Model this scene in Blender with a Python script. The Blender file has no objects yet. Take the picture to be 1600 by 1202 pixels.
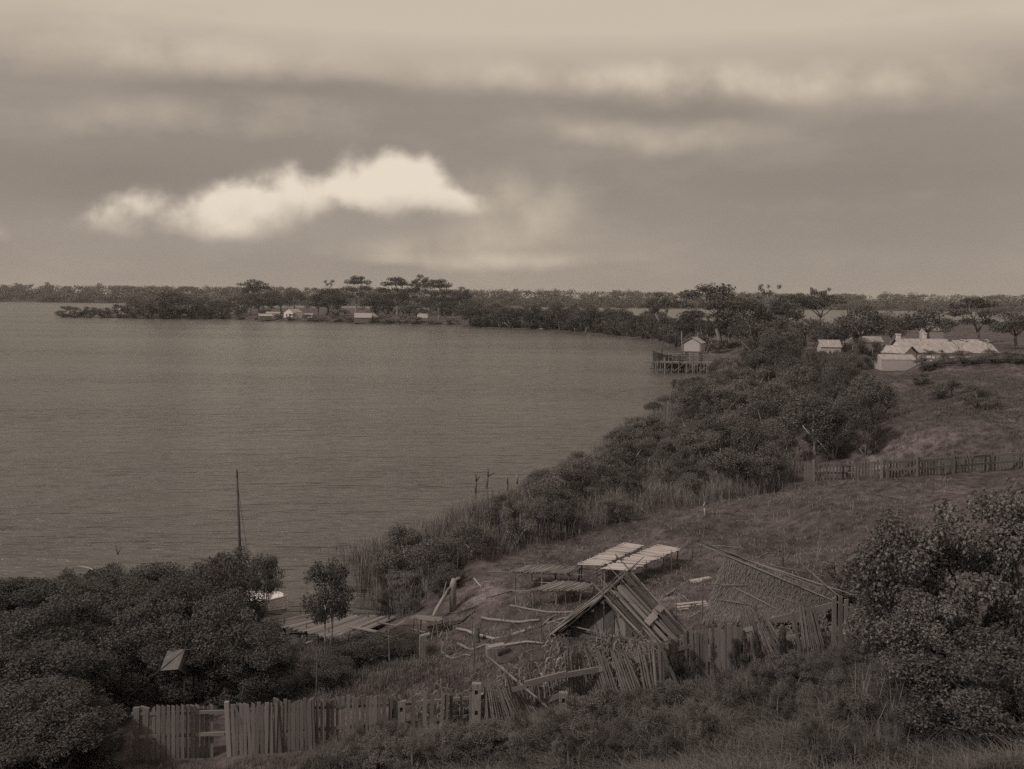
import bpy, math, random
import numpy as np
from mathutils import Vector, Matrix

SC = bpy.context.scene
COL = SC.collection
random.seed(7)
RNG = np.random.default_rng(7)

# ------------------------------------------------------------------ camera
H = 15.0            # eye height above the lake
F = 1600.0          # focal length in photo pixels (photo 1600 wide)
CX, CY = 800.0, 465.0
ROLL = math.radians(0.6)
cam_d = bpy.data.cameras.new('camera')
cam_d.sensor_width = 36.0
cam_d.sensor_fit = 'HORIZONTAL'
cam_d.lens = 36.0 * F / 1600.0
cam_d.shift_y = (CY - 601.0) / 1600.0
cam_d.clip_start = 0.3
cam_d.clip_end = 60000
cam = bpy.data.objects.new('camera', cam_d)
COL.objects.link(cam)
cam.matrix_world = Matrix.Translation((0, 0, H)) @ Matrix.Rotation(math.radians(90), 4, 'X') @ Matrix.Rotation(ROLL, 4, 'Z')
SC.camera = cam

# ------------------------------------------------------------------ exposure
SC.view_settings.view_transform = 'Standard'
SC.view_settings.look = 'None'
SC.view_settings.exposure = 0.0
SC.view_settings.gamma = 1.0
SC.view_settings.use_curve_mapping = False
SC.cycles.max_bounces = 5
SC.cycles.diffuse_bounces = 2
SC.cycles.glossy_bounces = 2
SC.cycles.transmission_bounces = 2
SC.cycles.transparent_max_bounces = 4
SC.cycles.caustics_reflective = False
SC.cycles.caustics_refractive = False
SC.cycles.sample_clamp_direct = 0.9
SC.cycles.sample_clamp_indirect = 0.9
SC.cycles.use_denoising = False          # keep leaf and ripple detail; the residual grain suits the plate

# ------------------------------------------------------------------ sun
SUN_DIR = Vector((-0.62, -0.42, 0.66)).normalized()      # towards the sun
sun_d = bpy.data.lights.new('sun', 'SUN')
sun_d.energy = 2.4
sun_d.angle = math.radians(3)
sun_d.color = (1.0, 0.91, 0.79)
sun = bpy.data.objects.new('sun', sun_d)
COL.objects.link(sun)
sun.rotation_euler = (-SUN_DIR).to_track_quat('-Z', 'Y').to_euler()
sun.location = (0, 0, 80)


# ------------------------------------------------------------------ pixel <-> world
def uv(px, py):
    u, v = px - CX, py - CY
    c, s = math.cos(ROLL), math.sin(ROLL)
    return u * c + v * s, v * c - u * s


def W(px, py, Y):
    """the place seen at photo pixel px,py at Y metres from the camera"""
    u, v = uv(px, py)
    return Vector((u * Y / F, Y, H - v * Y / F))


def P(px, py, z):
    """the place seen at photo pixel px,py at height z"""
    u, v = uv(px, py)
    Y = F * (H - z) / v
    return Vector((u * Y / F, Y, z))


# ------------------------------------------------------------------ world sky
def build_world():
    w = bpy.data.worlds.new('World')
    SC.world = w
    w.use_nodes = True
    w.cycles.sampling_method = 'NONE'     # an even overcast needs no importance map
    nt = w.node_tree
    nt.nodes.clear()
    N, L = nt.nodes.new, nt.links.new

    def math_(op, a, b=None, clamp=False):
        n = N('ShaderNodeMath')
        n.operation = op
        n.use_clamp = clamp
        for i, x in enumerate((a, b)):
            if x is None:
                continue
            if isinstance(x, (int, float)):
                n.inputs[i].default_value = x
            else:
                L(x, n.inputs[i])
        return n.outputs[0]

    tc = N('ShaderNodeTexCoord')
    sep = N('ShaderNodeSeparateXYZ')
    L(tc.outputs['Generated'], sep.inputs[0])
    az = math_('ARCTAN2', sep.outputs[0], sep.outputs[1])
    el = math_('ARCSINE', sep.outputs[2])
    comb = N('ShaderNodeCombineXYZ')
    L(az, comb.inputs[0])
    L(el, comb.inputs[1])
    # billowing: push the lookup by noise
    nz = N('ShaderNodeTexNoise')
    nz.inputs['Scale'].default_value = 9.0
    nz.inputs['Detail'].default_value = 4.0
    nz.inputs['Roughness'].default_value = 0.5
    L(tc.outputs['Generated'], nz.inputs['Vector'])
    nz2 = N('ShaderNodeTexNoise')
    nz2.inputs['Scale'].default_value = 17.0
    nz2.inputs['Detail'].default_value = 5.0
    nz2.inputs['Roughness'].default_value = 0.52
    L(tc.outputs['Generated'], nz2.inputs['Vector'])
    pos = N('ShaderNodeVectorMath')
    pos.operation = 'MULTIPLY_ADD'
    L(nz.outputs['Color'], pos.inputs[0])
    pos.inputs[1].default_value = (0.05, 0.04, 0)
    base_off = N('ShaderNodeVectorMath')
    base_off.operation = 'SUBTRACT'
    L(comb.outputs[0], base_off.inputs[0])
    base_off.inputs[1].default_value = (0.025, 0.02, 0)
    L(base_off.outputs[0], pos.inputs[2])

    def blob(px, py, rx, ry, amt, inner=0.0):
        u, v = uv(px, py)
        a = math.atan2(u, F)
        e = math.atan2(-v, math.hypot(F, u))
        k = N('ShaderNodeVectorMath')
        k.operation = 'MULTIPLY_ADD'
        L(pos.outputs[0], k.inputs[0])
        k.inputs[1].default_value = (F / rx, F / ry, 0)
        k.inputs[2].default_value = (-a * F / rx, -e * F / ry, 0)
        ln = N('ShaderNodeVectorMath')
        ln.operation = 'LENGTH'
        L(k.outputs[0], ln.inputs[0])
        mr = N('ShaderNodeMapRange')
        mr.interpolation_type = 'SMOOTHSTEP'
        L(ln.outputs['Value'], mr.inputs[0])
        mr.inputs[1].default_value = 1.35
        mr.inputs[2].default_value = inner
        mr.inputs[3].default_value = 0.0
        mr.inputs[4].default_value = amt
        return mr.outputs[0]

    def total(blobs, op='ADD'):
        acc = None
        for b in blobs:
            o = blob(*b)
            acc = o if acc is None else math_(op, acc, o)
        return acc

    field_ = total([
        (590, 286, 60, 58, .75), (648, 286, 66, 60, .82), (715, 322, 60, 24, .5), (540, 308, 50, 26, .3),
        (362, 328, 56, 54, .64), (432, 318, 70, 54, .6), (492, 308, 66, 50, .56), (410, 354, 130, 48, .4),
        (235, 340, 110, 38, .66), (150, 354, 140, 20, .55), (280, 372, 180, 22, .36),
    ])
    fl = N('ShaderNodeMath')
    fl.operation = 'MULTIPLY_ADD'
    L(nz2.outputs['Fac'], fl.inputs[0])
    fl.inputs[1].default_value = 2.1
    fl.inputs[2].default_value = -1.03
    cm = N('ShaderNodeMapRange')
    cm.interpolation_type = 'SMOOTHSTEP'
    L(math_('ADD', math_('MINIMUM', field_, .8), fl.outputs[0]), cm.inputs[0])
    cm.inputs[1].default_value = 0.08
    cm.inputs[2].default_value = 0.80
    # inner light and shade of the heaps
    inner = math_('ADD', math_('MULTIPLY', field_, .62), math_('MULTIPLY', math_('SUBTRACT', nz2.outputs['Fac'], .28), 1.35))
    gate = math_('MULTIPLY', field_, 5.0, clamp=True)
    # the heaps are brightest at their heads and dissolve downwards into grey
    lift = N('ShaderNodeMapRange')
    lift.interpolation_type = 'SMOOTHSTEP'
    L(math_('ADD', el, math_('MULTIPLY', math_('SUBTRACT', nz2.outputs['Fac'], .5), .12)), lift.inputs[0])
    lift.inputs[1].default_value = .036
    lift.inputs[2].default_value = .108
    lift.inputs[3].default_value = .12
    lift.inputs[4].default_value = 1.0
    cumulus = math_('MULTIPLY', math_('MULTIPLY', math_('MULTIPLY', cm.outputs[0], gate), math_('ADD', inner, .2), clamp=True), lift.outputs[0], clamp=True)
    veil = total([
        (800, 318, 140, 52, .46), (640, 372, 270, 40, .36), (770, 405, 230, 15, .32),
        (900, 118, 290, 28, .5), (1170, 126, 260, 34, .5), (1400, 130, 200, 46, .3),
        (1060, 212, 150, 26, .34), (920, 205, 130, 24, .22),
        (170, 188, 150, 30, .26), (430, 190, 200, 36, .26), (260, 85, 330, 44, .45),
    ])
    dark = total([
        (400, 138, 330, 24, .30), (1040, 164, 330, 26, .28), (200, 290, 240, 40, .2), (1330, 320, 260, 130, .2),
    ])
    # streaks everywhere else in the sky
    mp = N('ShaderNodeMapping')
    mp.inputs['Scale'].default_value = (2.4, 2.4, 7.0)
    L(tc.outputs['Generated'], mp.inputs[0])
    st = N('ShaderNodeTexNoise')
    st.inputs['Scale'].default_value = 2.0
    st.inputs['Detail'].default_value = 5.0
    st.inputs['Roughness'].default_value = 0.62
    L(mp.outputs[0], st.inputs['Vector'])
    stv = math_('MULTIPLY', math_('SUBTRACT', st.outputs['Fac'], 0.5), 0.55)

    # mottled fibres of cloud
    ramp = N('ShaderNodeValToRGB')
    mr = N('ShaderNodeMapRange')
    L(el, mr.inputs[0])
    mr.inputs[1].default_value = -0.02
    mr.inputs[2].default_value = 0.42
    L(mr.outputs[0], ramp.inputs[0])
    r = ramp.color_ramp
    r.elements[0].position = 0.0
    r.elements[0].color = (.33, .283, .226, 1)
    r.elements[1].position = 1.0
    r.elements[1].color = (.60, .51, .38, 1)
    for p_, c_ in ((.13, (.315, .27, .217)), (.3, (.272, .236, .194)), (.44, (.30, .258, .21)), (.50, (.33, .285, .23)), (.56, (.47, .405, .32)), (.62, (.60, .515, .395))):
        e = r.elements.new(p_)
        e.color = (*c_, 1)
    # a little of the clear-air sky (grey-toned as the plate records it)
    sky = N('ShaderNodeTexSky')
    sky.sky_type = 'NISHITA'
    sky.sun_disc = False
    sky.sun_elevation = math.asin(SUN_DIR.z)
    sky.sun_rotation = math.atan2(SUN_DIR.x, SUN_DIR.y)
    bw = N('ShaderNodeRGBToBW')
    L(sky.outputs[0], bw.inputs[0])
    nis = N('ShaderNodeMix')
    nis.data_type = 'RGBA'
    nis.blend_type = 'MULTIPLY'
    nis.inputs['Factor'].default_value = 1.0
    L(math_('MULTIPLY', bw.outputs[0], 0.1), nis.inputs['A'])
    nis.inputs['B'].default_value = (1.0, .86, .69, 1)
    base = N('ShaderNodeMix')
    base.data_type = 'RGBA'
    base.inputs['Factor'].default_value = 0.93
    L(nis.outputs['Result'], base.inputs['A'])
    L(ramp.outputs[0], base.inputs['B'])

    def mixc(fac, a, col):
        m = N('ShaderNodeMix')
        m.data_type = 'RGBA'
        m.clamp_factor = True
        L(fac, m.inputs['Factor'])
        L(a, m.inputs['A'])
        m.inputs['B'].default_value = (*col, 1)
        return m.outputs['Result']
    c = mixc(dark, base.outputs['Result'], (.18, .156, .13))
    lightv = math_('ADD', math_('MULTIPLY', veil, math_('ADD', math_('MULTIPLY', nz2.outputs['Fac'], 3.2), -.55)), stv, clamp=True)
    c = mixc(lightv, c, (.66, .57, .43))
    darkv = math_('MULTIPLY', math_('MINIMUM', stv, 0.0), -0.9, clamp=True)
    c = mixc(darkv, c, (.17, .148, .124))
    c = mixc(cumulus, c, (.79, .70, .55))
    bases = math_('MULTIPLY', total([(622, 346, 130, 36, 1.0), (505, 360, 90, 34, .8), (420, 388, 150, 26, .9), (250, 388, 150, 20, .7)]), math_('ADD', math_('MULTIPLY', nz2.outputs['Fac'], 1.3), .1), clamp=True)
    c = mixc(bases, c, (.34, .295, .24))
    # scale to strength 0.1
    sc = N('ShaderNodeVectorMath')
    sc.operation = 'MULTIPLY'
    L(c, sc.inputs[0])
    sc.inputs[1].default_value = (10.05, 9.93, 10.35)
    bg = N('ShaderNodeBackground')
    bg.inputs['Strength'].default_value = 0.1
    L(sc.outputs[0], bg.inputs['Color'])
    out = N('ShaderNodeOutputWorld')
    L(bg.outputs[0], out.inputs['Surface'])


build_world()


# ------------------------------------------------------------------ materials
def sep_(v, k=0.0):
    """the plate's warm grey of lightness v; k>0 browner"""
    return (v, v * (0.92 - .04 * k), v * (0.965 - .12 * k), 1)


def make_mat(name, lo, hi, scale=6.0, stretch=(1, 1, 1), rough=.8, bump=0.0, k=0.0, rand=0.0, detail=5.0, spec=.25, transl=0.0, island=0.0):
    m = bpy.data.materials.new(name)
    m.use_nodes = True
    nt = m.node_tree
    N, L = nt.nodes.new, nt.links.new
    b = nt.nodes['Principled BSDF']
    b.inputs['Roughness'].default_value = rough
    b.inputs['Specular IOR Level'].default_value = spec
    tc = N('ShaderNodeTexCoord')
    mp = N('ShaderNodeMapping')
    mp.inputs['Scale'].default_value = stretch
    L(tc.outputs['Object'], mp.inputs[0])
    nz = N('ShaderNodeTexNoise')
    nz.inputs['Scale'].default_value = scale
    nz.inputs['Detail'].default_value = detail
    nz.inputs['Roughness'].default_value = .62
    L(mp.outputs[0], nz.inputs['Vector'])
    rp = N('ShaderNodeValToRGB')
    rp.color_ramp.elements[0].position = .32
    rp.color_ramp.elements[1].position = .68
    rp.color_ramp.elements[0].color = sep_(lo, k)
    rp.color_ramp.elements[1].color = sep_(hi, k)
    L(nz.outputs['Fac'], rp.inputs[0])
    col = rp.outputs[0]

    def vary(src, amt, col):
        mr = N('ShaderNodeMapRange')
        L(src, mr.inputs[0])
        mr.inputs[3].default_value = 1 - amt
        mr.inputs[4].default_value = 1 + amt
        vm = N('ShaderNodeVectorMath')
        vm.operation = 'SCALE'
        L(col, vm.inputs[0])
        L(mr.outputs[0], vm.inputs['Scale'])
        return vm.outputs[0]
    if rand:
        oi = N('ShaderNodeObjectInfo')
        col = vary(oi.outputs['Random'], rand, col)
    if island:
        g = N('ShaderNodeNewGeometry')
        col = vary(g.outputs['Random Per Island'], island, col)
    L(col, b.inputs['Base Color'])
    if bump:
        bp = N('ShaderNodeBump')
        bp.inputs['Strength'].default_value = bump
        bp.inputs['Distance'].default_value = .03
        L(nz.outputs['Fac'], bp.inputs['Height'])
        L(bp.outputs[0], b.inputs['Normal'])
    if transl:
        t = N('ShaderNodeBsdfTranslucent')
        L(col, t.inputs['Color'])
        mx = N('ShaderNodeMixShader')
        mx.inputs[0].default_value = transl
        L(b.outputs[0], mx.inputs[1])
        L(t.outputs[0], mx.inputs[2])
        L(mx.outputs[0], nt.nodes['Material Output'].inputs['Surface'])
    return m


def leaf_mat(name, v, k=.2, rough=.55, spec=.3, rand=.3, island=.35):
    return make_mat(name, v * .75, v * 1.25, scale=1.2, rough=rough, k=k, rand=rand, spec=spec, transl=.22, island=island, detail=2)


M = {}
M['wood'] = make_mat('weathered_wood', .085, .20, 5, (6, 6, .7), .85, .5, .1, .28)
M['wood_dark'] = make_mat('dark_wood', .05, .11, 5, (5, 5, .7), .85, .5, .1, .2)
M['wood_pale'] = make_mat('bleached_wood', .13, .26, 5, (5, 5, .8), .8, .4, .1, .2)
M['slat'] = make_mat('bleached_bark_slat', .26, .44, 9, (4, 4, 1), .85, .4, .2, .25)
M['slat_grey'] = make_mat('grey_bark_slat', .11, .24, 9, (4, 4, 1), .85, .4, .2, .25)
M['bark'] = make_mat('pale_bark', .13, .30, 3, (1, 1, .5), .85, .4, .1, .3)
M['bark_dark'] = make_mat('dark_bark', .05, .12, 3, (1, 1, .5), .9, .4, .1, .3)
M['deadwood'] = make_mat('dead_bleached_branch', .2, .34, 5, (1, 1, .6), .8, .3, .1, .2)
M['thatch'] = make_mat('rush_thatch', .10, .18, 9, (1, 1, 1), .95, .3, .2, .0, island=.2)
M['leaf_near'] = leaf_mat('tea_tree_leaf', .072, rand=.18)
M['leaf_mid'] = leaf_mat('scrub_leaf', .135)
M['leaf_dark'] = leaf_mat('dark_scrub_leaf', .1)
M['leaf_far'] = leaf_mat('gum_leaf', .08, island=.22)
M['leaf_big'] = leaf_mat('broad_glossy_leaf', .11, rough=.5, spec=.35, island=.35)
M['leaf_forest'] = leaf_mat('distant_forest_leaf', .075, island=.12)
M['reed'] = leaf_mat('reed_blade', .13, k=.3, island=.4)
M['grass'] = leaf_mat('tussock_blade', .115, k=.25, island=.45)
M['grass_short'] = leaf_mat('short_grass_blade', .105, k=.25, island=.4)
M['maize'] = leaf_mat('dry_maize_leaf', .17, k=.3, island=.5)
M['white'] = make_mat('white_painted_boards', .5, .66, 3, (1, 1, 6), .6, .1, .15)
M['grey_wall'] = make_mat('grey_weatherboard', .28, .42, 3, (1, 1, 8), .75, .2, .1, .1)
M['iron_roof'] = make_mat('pale_iron_roof', .18, .36, 1.4, (3, .6, .6), .6, .1, .2)
M['dull_roof'] = make_mat('grey_shingle_roof', .22, .38, 4, (1, 1, 1), .8, .3, .15)
M['dark_open'] = make_mat('dark_opening', .015, .03, 3)
M['glass'] = make_mat('dark_window_glass', .02, .04, 3, rough=.15, spec=.5)
M['canvas'] = make_mat('grey_canvas', .07, .13, 5, rough=.9, bump=.2)
M['brick'] = make_mat('limewashed_brick', .42, .6, 8, rough=.85, bump=.3)
M['boat_white'] = make_mat('white_boat_paint', .6, .78, 4, rough=.5)
M['boat_dark'] = make_mat('tarred_hull', .03, .06, 4, rough=.6)
M['rope'] = make_mat('rope', .05, .08, 4)


def ground_mat():
    m = bpy.data.materials.new('dry_earth_and_grass')
    m.use_nodes = True
    nt = m.node_tree
    N, L = nt.nodes.new, nt.links.new
    b = nt.nodes['Principled BSDF']
    b.inputs['Roughness'].default_value = .95
    b.inputs['Specular IOR Level'].default_value = .1
    tc = N('ShaderNodeTexCoord')

    def noise(s, d, off=0):
        mp = N('ShaderNodeMapping')
        mp.inputs['Location'].default_value = (off, off * 2, 0)
        L(tc.outputs['Object'], mp.inputs[0])
        n = N('ShaderNodeTexNoise')
        n.inputs['Scale'].default_value = s
        n.inputs['Detail'].default_value = d
        n.inputs['Roughness'].default_value = .65
        L(mp.outputs[0], n.inputs['Vector'])
        return n.outputs['Fac']

    def ramp(f, stops):
        r = N('ShaderNodeValToRGB')
        els = r.color_ramp.elements
        els[0].position, els[0].color = stops[0]
        els[1].position, els[1].color = stops[-1]
        for p_, c_ in stops[1:-1]:
            e = els.new(p_)
            e.color = c_
        L(f, r.inputs[0])
        return r.outputs[0]
    big = ramp(noise(.22, 6), [(.33, sep_(.055, .2)), (.5, sep_(.085, .2)), (.62, sep_(.115, .2)), (.72, sep_(.24, .1))])
    fine = ramp(noise(1.7, 9, 5), [(.3, sep_(.3)), (.7, sep_(1.5))])
    mx = N('ShaderNodeMix')
    mx.data_type = 'RGBA'
    mx.blend_type = 'MULTIPLY'
    mx.inputs['Factor'].default_value = 1
    L(big, mx.inputs['A'])
    L(fine, mx.inputs['B'])
    L(mx.outputs['Result'], b.inputs['Base Color'])
    bp = N('ShaderNodeBump')
    bp.inputs['Strength'].default_value = .9
    bp.inputs['Distance'].default_value = .12
    L(noise(4.5, 8, 9), bp.inputs['Height'])
    L(bp.outputs[0], b.inputs['Normal'])
    return m


def water_mat():
    m = bpy.data.materials.new('lake_water')
    m.use_nodes = True
    nt = m.node_tree
    N, L = nt.nodes.new, nt.links.new
    b = nt.nodes['Principled BSDF']
    b.inputs['Base Color'].default_value = (.082, .078, .078, 1)
    b.inputs['Roughness'].default_value = .2
    b.inputs['IOR'].default_value = 1.333
    tc = N('ShaderNodeTexCoord')

    def noise(sx, sy, d, rot=0.0, rgh=.55):
        mp = N('ShaderNodeMapping')
        mp.inputs['Scale'].default_value = (sx, sy, 1)
        mp.inputs['Rotation'].default_value = (0, 0, rot)
        L(tc.outputs['Object'], mp.inputs[0])
        n = N('ShaderNodeTexNoise')
        n.inputs['Scale'].default_value = 1
        n.inputs['Detail'].default_value = d
        n.inputs['Roughness'].default_value = rgh
        L(mp.outputs[0], n.inputs['Vector'])
        return n.outputs['Fac']
    lane = N('ShaderNodeMapRange')               # wind lanes: rougher and calmer water
    L(noise(.006, .022, 3, .1), lane.inputs[0])
    lane.inputs[1].default_value = .35
    lane.inputs[2].default_value = .65
    lane.inputs[3].default_value = .55
    lane.inputs[4].default_value = 1.0
    prev = None
    for (sx, sy, d, rot, dist) in ((.12, .6, 3, .10, 3.0), (.45, 2.0, 4, -.08, .75), (.03, .08, 3, .2, 1.6)):
        bp = N('ShaderNodeBump')
        L(lane.outputs[0], bp.inputs['Strength'])
        bp.inputs['Distance'].default_value = dist
        L(noise(sx, sy, d, rot), bp.inputs['Height'])
        if prev is not None:
            L(prev, bp.inputs['Normal'])
        prev = bp.outputs[0]
    L(prev, b.inputs['Normal'])
    return m


M['ground'] = ground_mat()
M['water'] = water_mat()


# ------------------------------------------------------------------ mesh helpers
class MB:
    """collects verts and faces of one mesh"""

    def __init__(self):
        self.v, self.f, self.n = [], [], 0

    def add(self, verts, faces):
        verts = np.asarray(verts, dtype=float).reshape(-1, 3)
        self.v.append(verts)
        for f in faces:
            self.f.append([i + self.n for i in f])
        self.n += len(verts)

    def box(self, c, ax, ay, az):
        """box with centre c and three half-axis vectors"""
        c, ax, ay, az = (np.asarray(q, float) for q in (c, ax, ay, az))
        vs = [c + sx * ax + sy * ay + sz * az for sz in (-1, 1) for sy in (-1, 1) for sx in (-1, 1)]
        self.add(vs, [(0, 2, 3, 1), (4, 5, 7, 6), (0, 1, 5, 4), (2, 6, 7, 3), (0, 4, 6, 2), (1, 3, 7, 5)])

    def bar(self, a, b, w, t, up=(0, -1, 0)):
        """plank from a to b, w wide, t thick; up is the direction of its face"""
        a, b, up = Vector(a), Vector(b), Vector(up)
        d = (b - a)
        l = d.length
        d = d / l
        x = d.cross(up)
        if x.length < 1e-4:
            x = d.cross(Vector((1, 0, 0)))
        x.normalize()
        n = x.cross(d).normalized()
        self.box((a + b) / 2, x * w / 2, n * t / 2, d * l / 2)

    def tube(self, pts, radii, sides=6):
        pts = [Vector(p) for p in pts]
        rings = []
        for i, p in enumerate(pts):
            d = (pts[min(i + 1, len(pts) - 1)] - pts[max(i - 1, 0)]).normalized()
            a = d.cross(Vector((0.31, 0.95, .05))) if abs(d.y) < .9 else d.cross(Vector((1, 0, 0)))
            a.normalize()
            b = d.cross(a)
            r = radii[i] if hasattr(radii, '__len__') else radii
            rings.append([p + (a * math.cos(k * 2 * math.pi / sides) + b * math.sin(k * 2 * math.pi / sides)) * r for k in range(sides)])
        vs = [q for r_ in rings for q in r_]
        fs = []
        for i in range(len(pts) - 1):
            for k in range(sides):
                k2 = (k + 1) % sides
                fs.append((i * sides + k, i * sides + k2, (i + 1) * sides + k2, (i + 1) * sides + k))
        fs.append(tuple(reversed(range(sides))))
        fs.append(tuple((len(pts) - 1) * sides + k for k in range(sides)))
        self.add(vs, fs)

    def poly(self, pts):
        self.add(pts, [tuple(range(len(pts)))])

    def slab(self, pts, thick):
        """solid sheet from a planar outline, thickened along its normal"""
        pts = [Vector(p) for p in pts]
        n = (pts[1] - pts[0]).cross(pts[2] - pts[0]).normalized() * thick
        k = len(pts)
        vs = pts + [p - n for p in pts]
        fs = [tuple(range(k)), tuple(reversed(range(k, 2 * k)))]
        for i in range(k):
            j = (i + 1) % k
            fs.append((i, i + k, j + k, j))
        self.add(vs, fs)

    def mesh(self, name, mat, origin=(0, 0, 0), smooth=False):
        me = bpy.data.meshes.new(name)
        v = np.concatenate(self.v) - np.asarray(origin, float)
        me.from_pydata(v.tolist(), [], self.f)
        me.materials.append(mat)
        if smooth:
            me.polygons.foreach_set('use_smooth', [True] * len(me.polygons))
        me.update()
        return me


def quads_mesh(name, V, mat):
    """mesh of loose quads, V (n,4,3)"""
    n = len(V)
    me = bpy.data.meshes.new(name)
    me.vertices.add(n * 4)
    me.vertices.foreach_set('co', np.ascontiguousarray(V.reshape(-1), dtype=np.float32))
    me.loops.add(n * 4)
    me.loops.foreach_set('vertex_index', np.arange(n * 4, dtype=np.int32))
    me.polygons.add(n)
    me.polygons.foreach_set('loop_start', np.arange(0, n * 4, 4, dtype=np.int32))
    me.polygons.foreach_set('loop_total', np.full(n, 4, dtype=np.int32))
    me.materials.append(mat)
    me.update(calc_edges=True)
    me.validate()
    return me


def tag(o, label=None, cat=None, group=None, kind=None):
    if label:
        o['label'] = label
    if cat:
        o['category'] = cat
    if group:
        o['group'] = group
    if kind:
        o['kind'] = kind
    return o


def link(name, me, parent=None, mat4=None):
    o = bpy.data.objects.new(name, me)
    COL.objects.link(o)
    if parent is not None:
        o.parent = parent
        loc = parent.location if parent.parent is None else Vector(parent['_o'])
    if mat4 is not None:
        o.matrix_basis = mat4
    return o


def thing(name, loc, label, cat, group=None):
    o = bpy.data.objects.new(name, None)
    o.empty_display_size = .3
    COL.objects.link(o)
    o.location = loc
    return tag(o, label, cat, group)


def part(name, mb, mat, root, smooth=False):
    """mb is in world coordinates; root is an unrotated Empty"""
    o = bpy.data.objects.new(name, mb.mesh(name, M[mat] if isinstance(mat, str) else mat, root.location, smooth))
    COL.objects.link(o)
    o.parent = root
    return o


def sub(name, mb, mat, par, root, smooth=False):
    o = bpy.data.objects.new(name, mb.mesh(name, M[mat], root.location, smooth))
    COL.objects.link(o)
    o.parent = par
    return o


# unit pieces shared by fences, decks and racks: z from 0 to 1, x and y -0.5..0.5
def unit_piece(name, mat, seed, top='flat', taper=1.0):
    r = random.Random(seed)
    mb = MB()
    zt = [1.0 + r.uniform(-.03, .03) for _ in range(2)]
    if top == 'slant':
        zt = [1.0, .95]
    k = .5 * taper
    mid = [r.uniform(-.08, .08) for _ in range(4)]
    vs = []
    for z, kx, i in ((0, .5, None), (.5, .5 * (1 + taper) / 2, 0), (1, k, 1)):
        for (sx, sy) in ((-1, -1), (1, -1), (1, 1), (-1, 1)):
            zz = z if z < 1 else zt[0 if sx < 0 else 1]
            dx = 0 if i is None else mid[i] * (.8 if i == 0 else 1)
            vs.append((sx * kx + dx, sy * .5 + (0 if i is None else mid[2 + i] * .5), zz))
    fs = [(3, 2, 1, 0), (8, 9, 10, 11)]
    for lay in (0, 4):
        for k_ in range(4):
            k2 = (k_ + 1) % 4
            fs.append((lay + k_, lay + k2, lay + 4 + k2, lay + 4 + k_))
    mb.add(vs, fs)
    return mb.mesh(name, M[mat])


def unit_stick(name, mat, seed, sides=6):
    r = random.Random(seed)
    mb = MB()
    pts = [(r.uniform(-.35, .35) * (0 < i < 4), r.uniform(-.35, .35) * (0 < i < 4), i / 4) for i in range(5)]
    mb.tube(pts, [.5, .48, .45, .42, .36], sides)
    return mb.mesh(name, M[mat], smooth=True)


UNIT = {}
for mk in ('wood', 'wood_dark', 'wood_pale', 'slat', 'slat_grey'):
    UNIT[mk] = [unit_piece('board_' + mk, mk, i, 'slant' if i == 2 else 'flat', 1.0 if i != 3 else .9) for i in range(4)]
for mk in ('wood', 'wood_dark', 'wood_pale', 'bark', 'deadwood', 'bark_dark'):
    UNIT['s_' + mk] = [unit_stick('stick_' + mk, mk, 10 + i) for i in range(4)]


def along(a, b, w, t, face=(0, -1, 0)):
    """matrix that lays a unit piece from a to b"""
    a, b, face = Vector(a), Vector(b), Vector(face)
    d = b - a
    l = d.length
    d = d / l
    x = face.cross(d)
    if x.length < 1e-3:
        x = Vector((1, 0, 0)).cross(d)
    x.normalize()
    y = d.cross(x)
    m = Matrix((x * w, y * t, d * l)).transposed().to_4x4()
    m.translation = a
    return m


def piece(name, kind, a, b, w, t, root, face=(0, -1, 0), var=None):
    """one board (kind = material) or round stick (kind = s_material) from world point a to b"""
    me = UNIT[kind][random.randrange(4) if var is None else var]
    o = bpy.data.objects.new(name, me)
    COL.objects.link(o)
    m = along(a, b, w, t, face)
    if root is not None:
        o.parent = root
        m = Matrix.Translation(-Vector(root.location)) @ m
    o.matrix_basis = m
    return o


# ------------------------------------------------------------------ terrain
SHORE_PX = [(600, 968), (592, 930), (588, 895), (680, 850), (780, 812), (860, 778), (930, 732), (1000, 678), (1040, 634), (1068, 606),
            (1105, 588), (1150, 574), (1160, 560), (1100, 549), (1040, 540), (1000, 531), (930, 523), (870, 517), (700, 510),
            (550, 506), (440, 503), (300, 499), (180, 497), (100, 496), (84, 493.5), (110, 489), (250, 484), (400, 483),
            (600, 484), (800, 489), (900, 492), (1000, 497), (1100, 503), (1200, 512), (1290, 515), (1400, 511), (1500, 508), (1700, 506)]
SHORE = [(-900, 140), (-200, 62), (-60, 50), (-25, 46), (-11.5, 44.0), (-8, 43.6)] + [tuple(P(x, y, 0).xy) for x, y in SHORE_PX] + \
        [(1200, 600), (1200, -600), (-900, -600)]
SH = np.array(SHORE)

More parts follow.
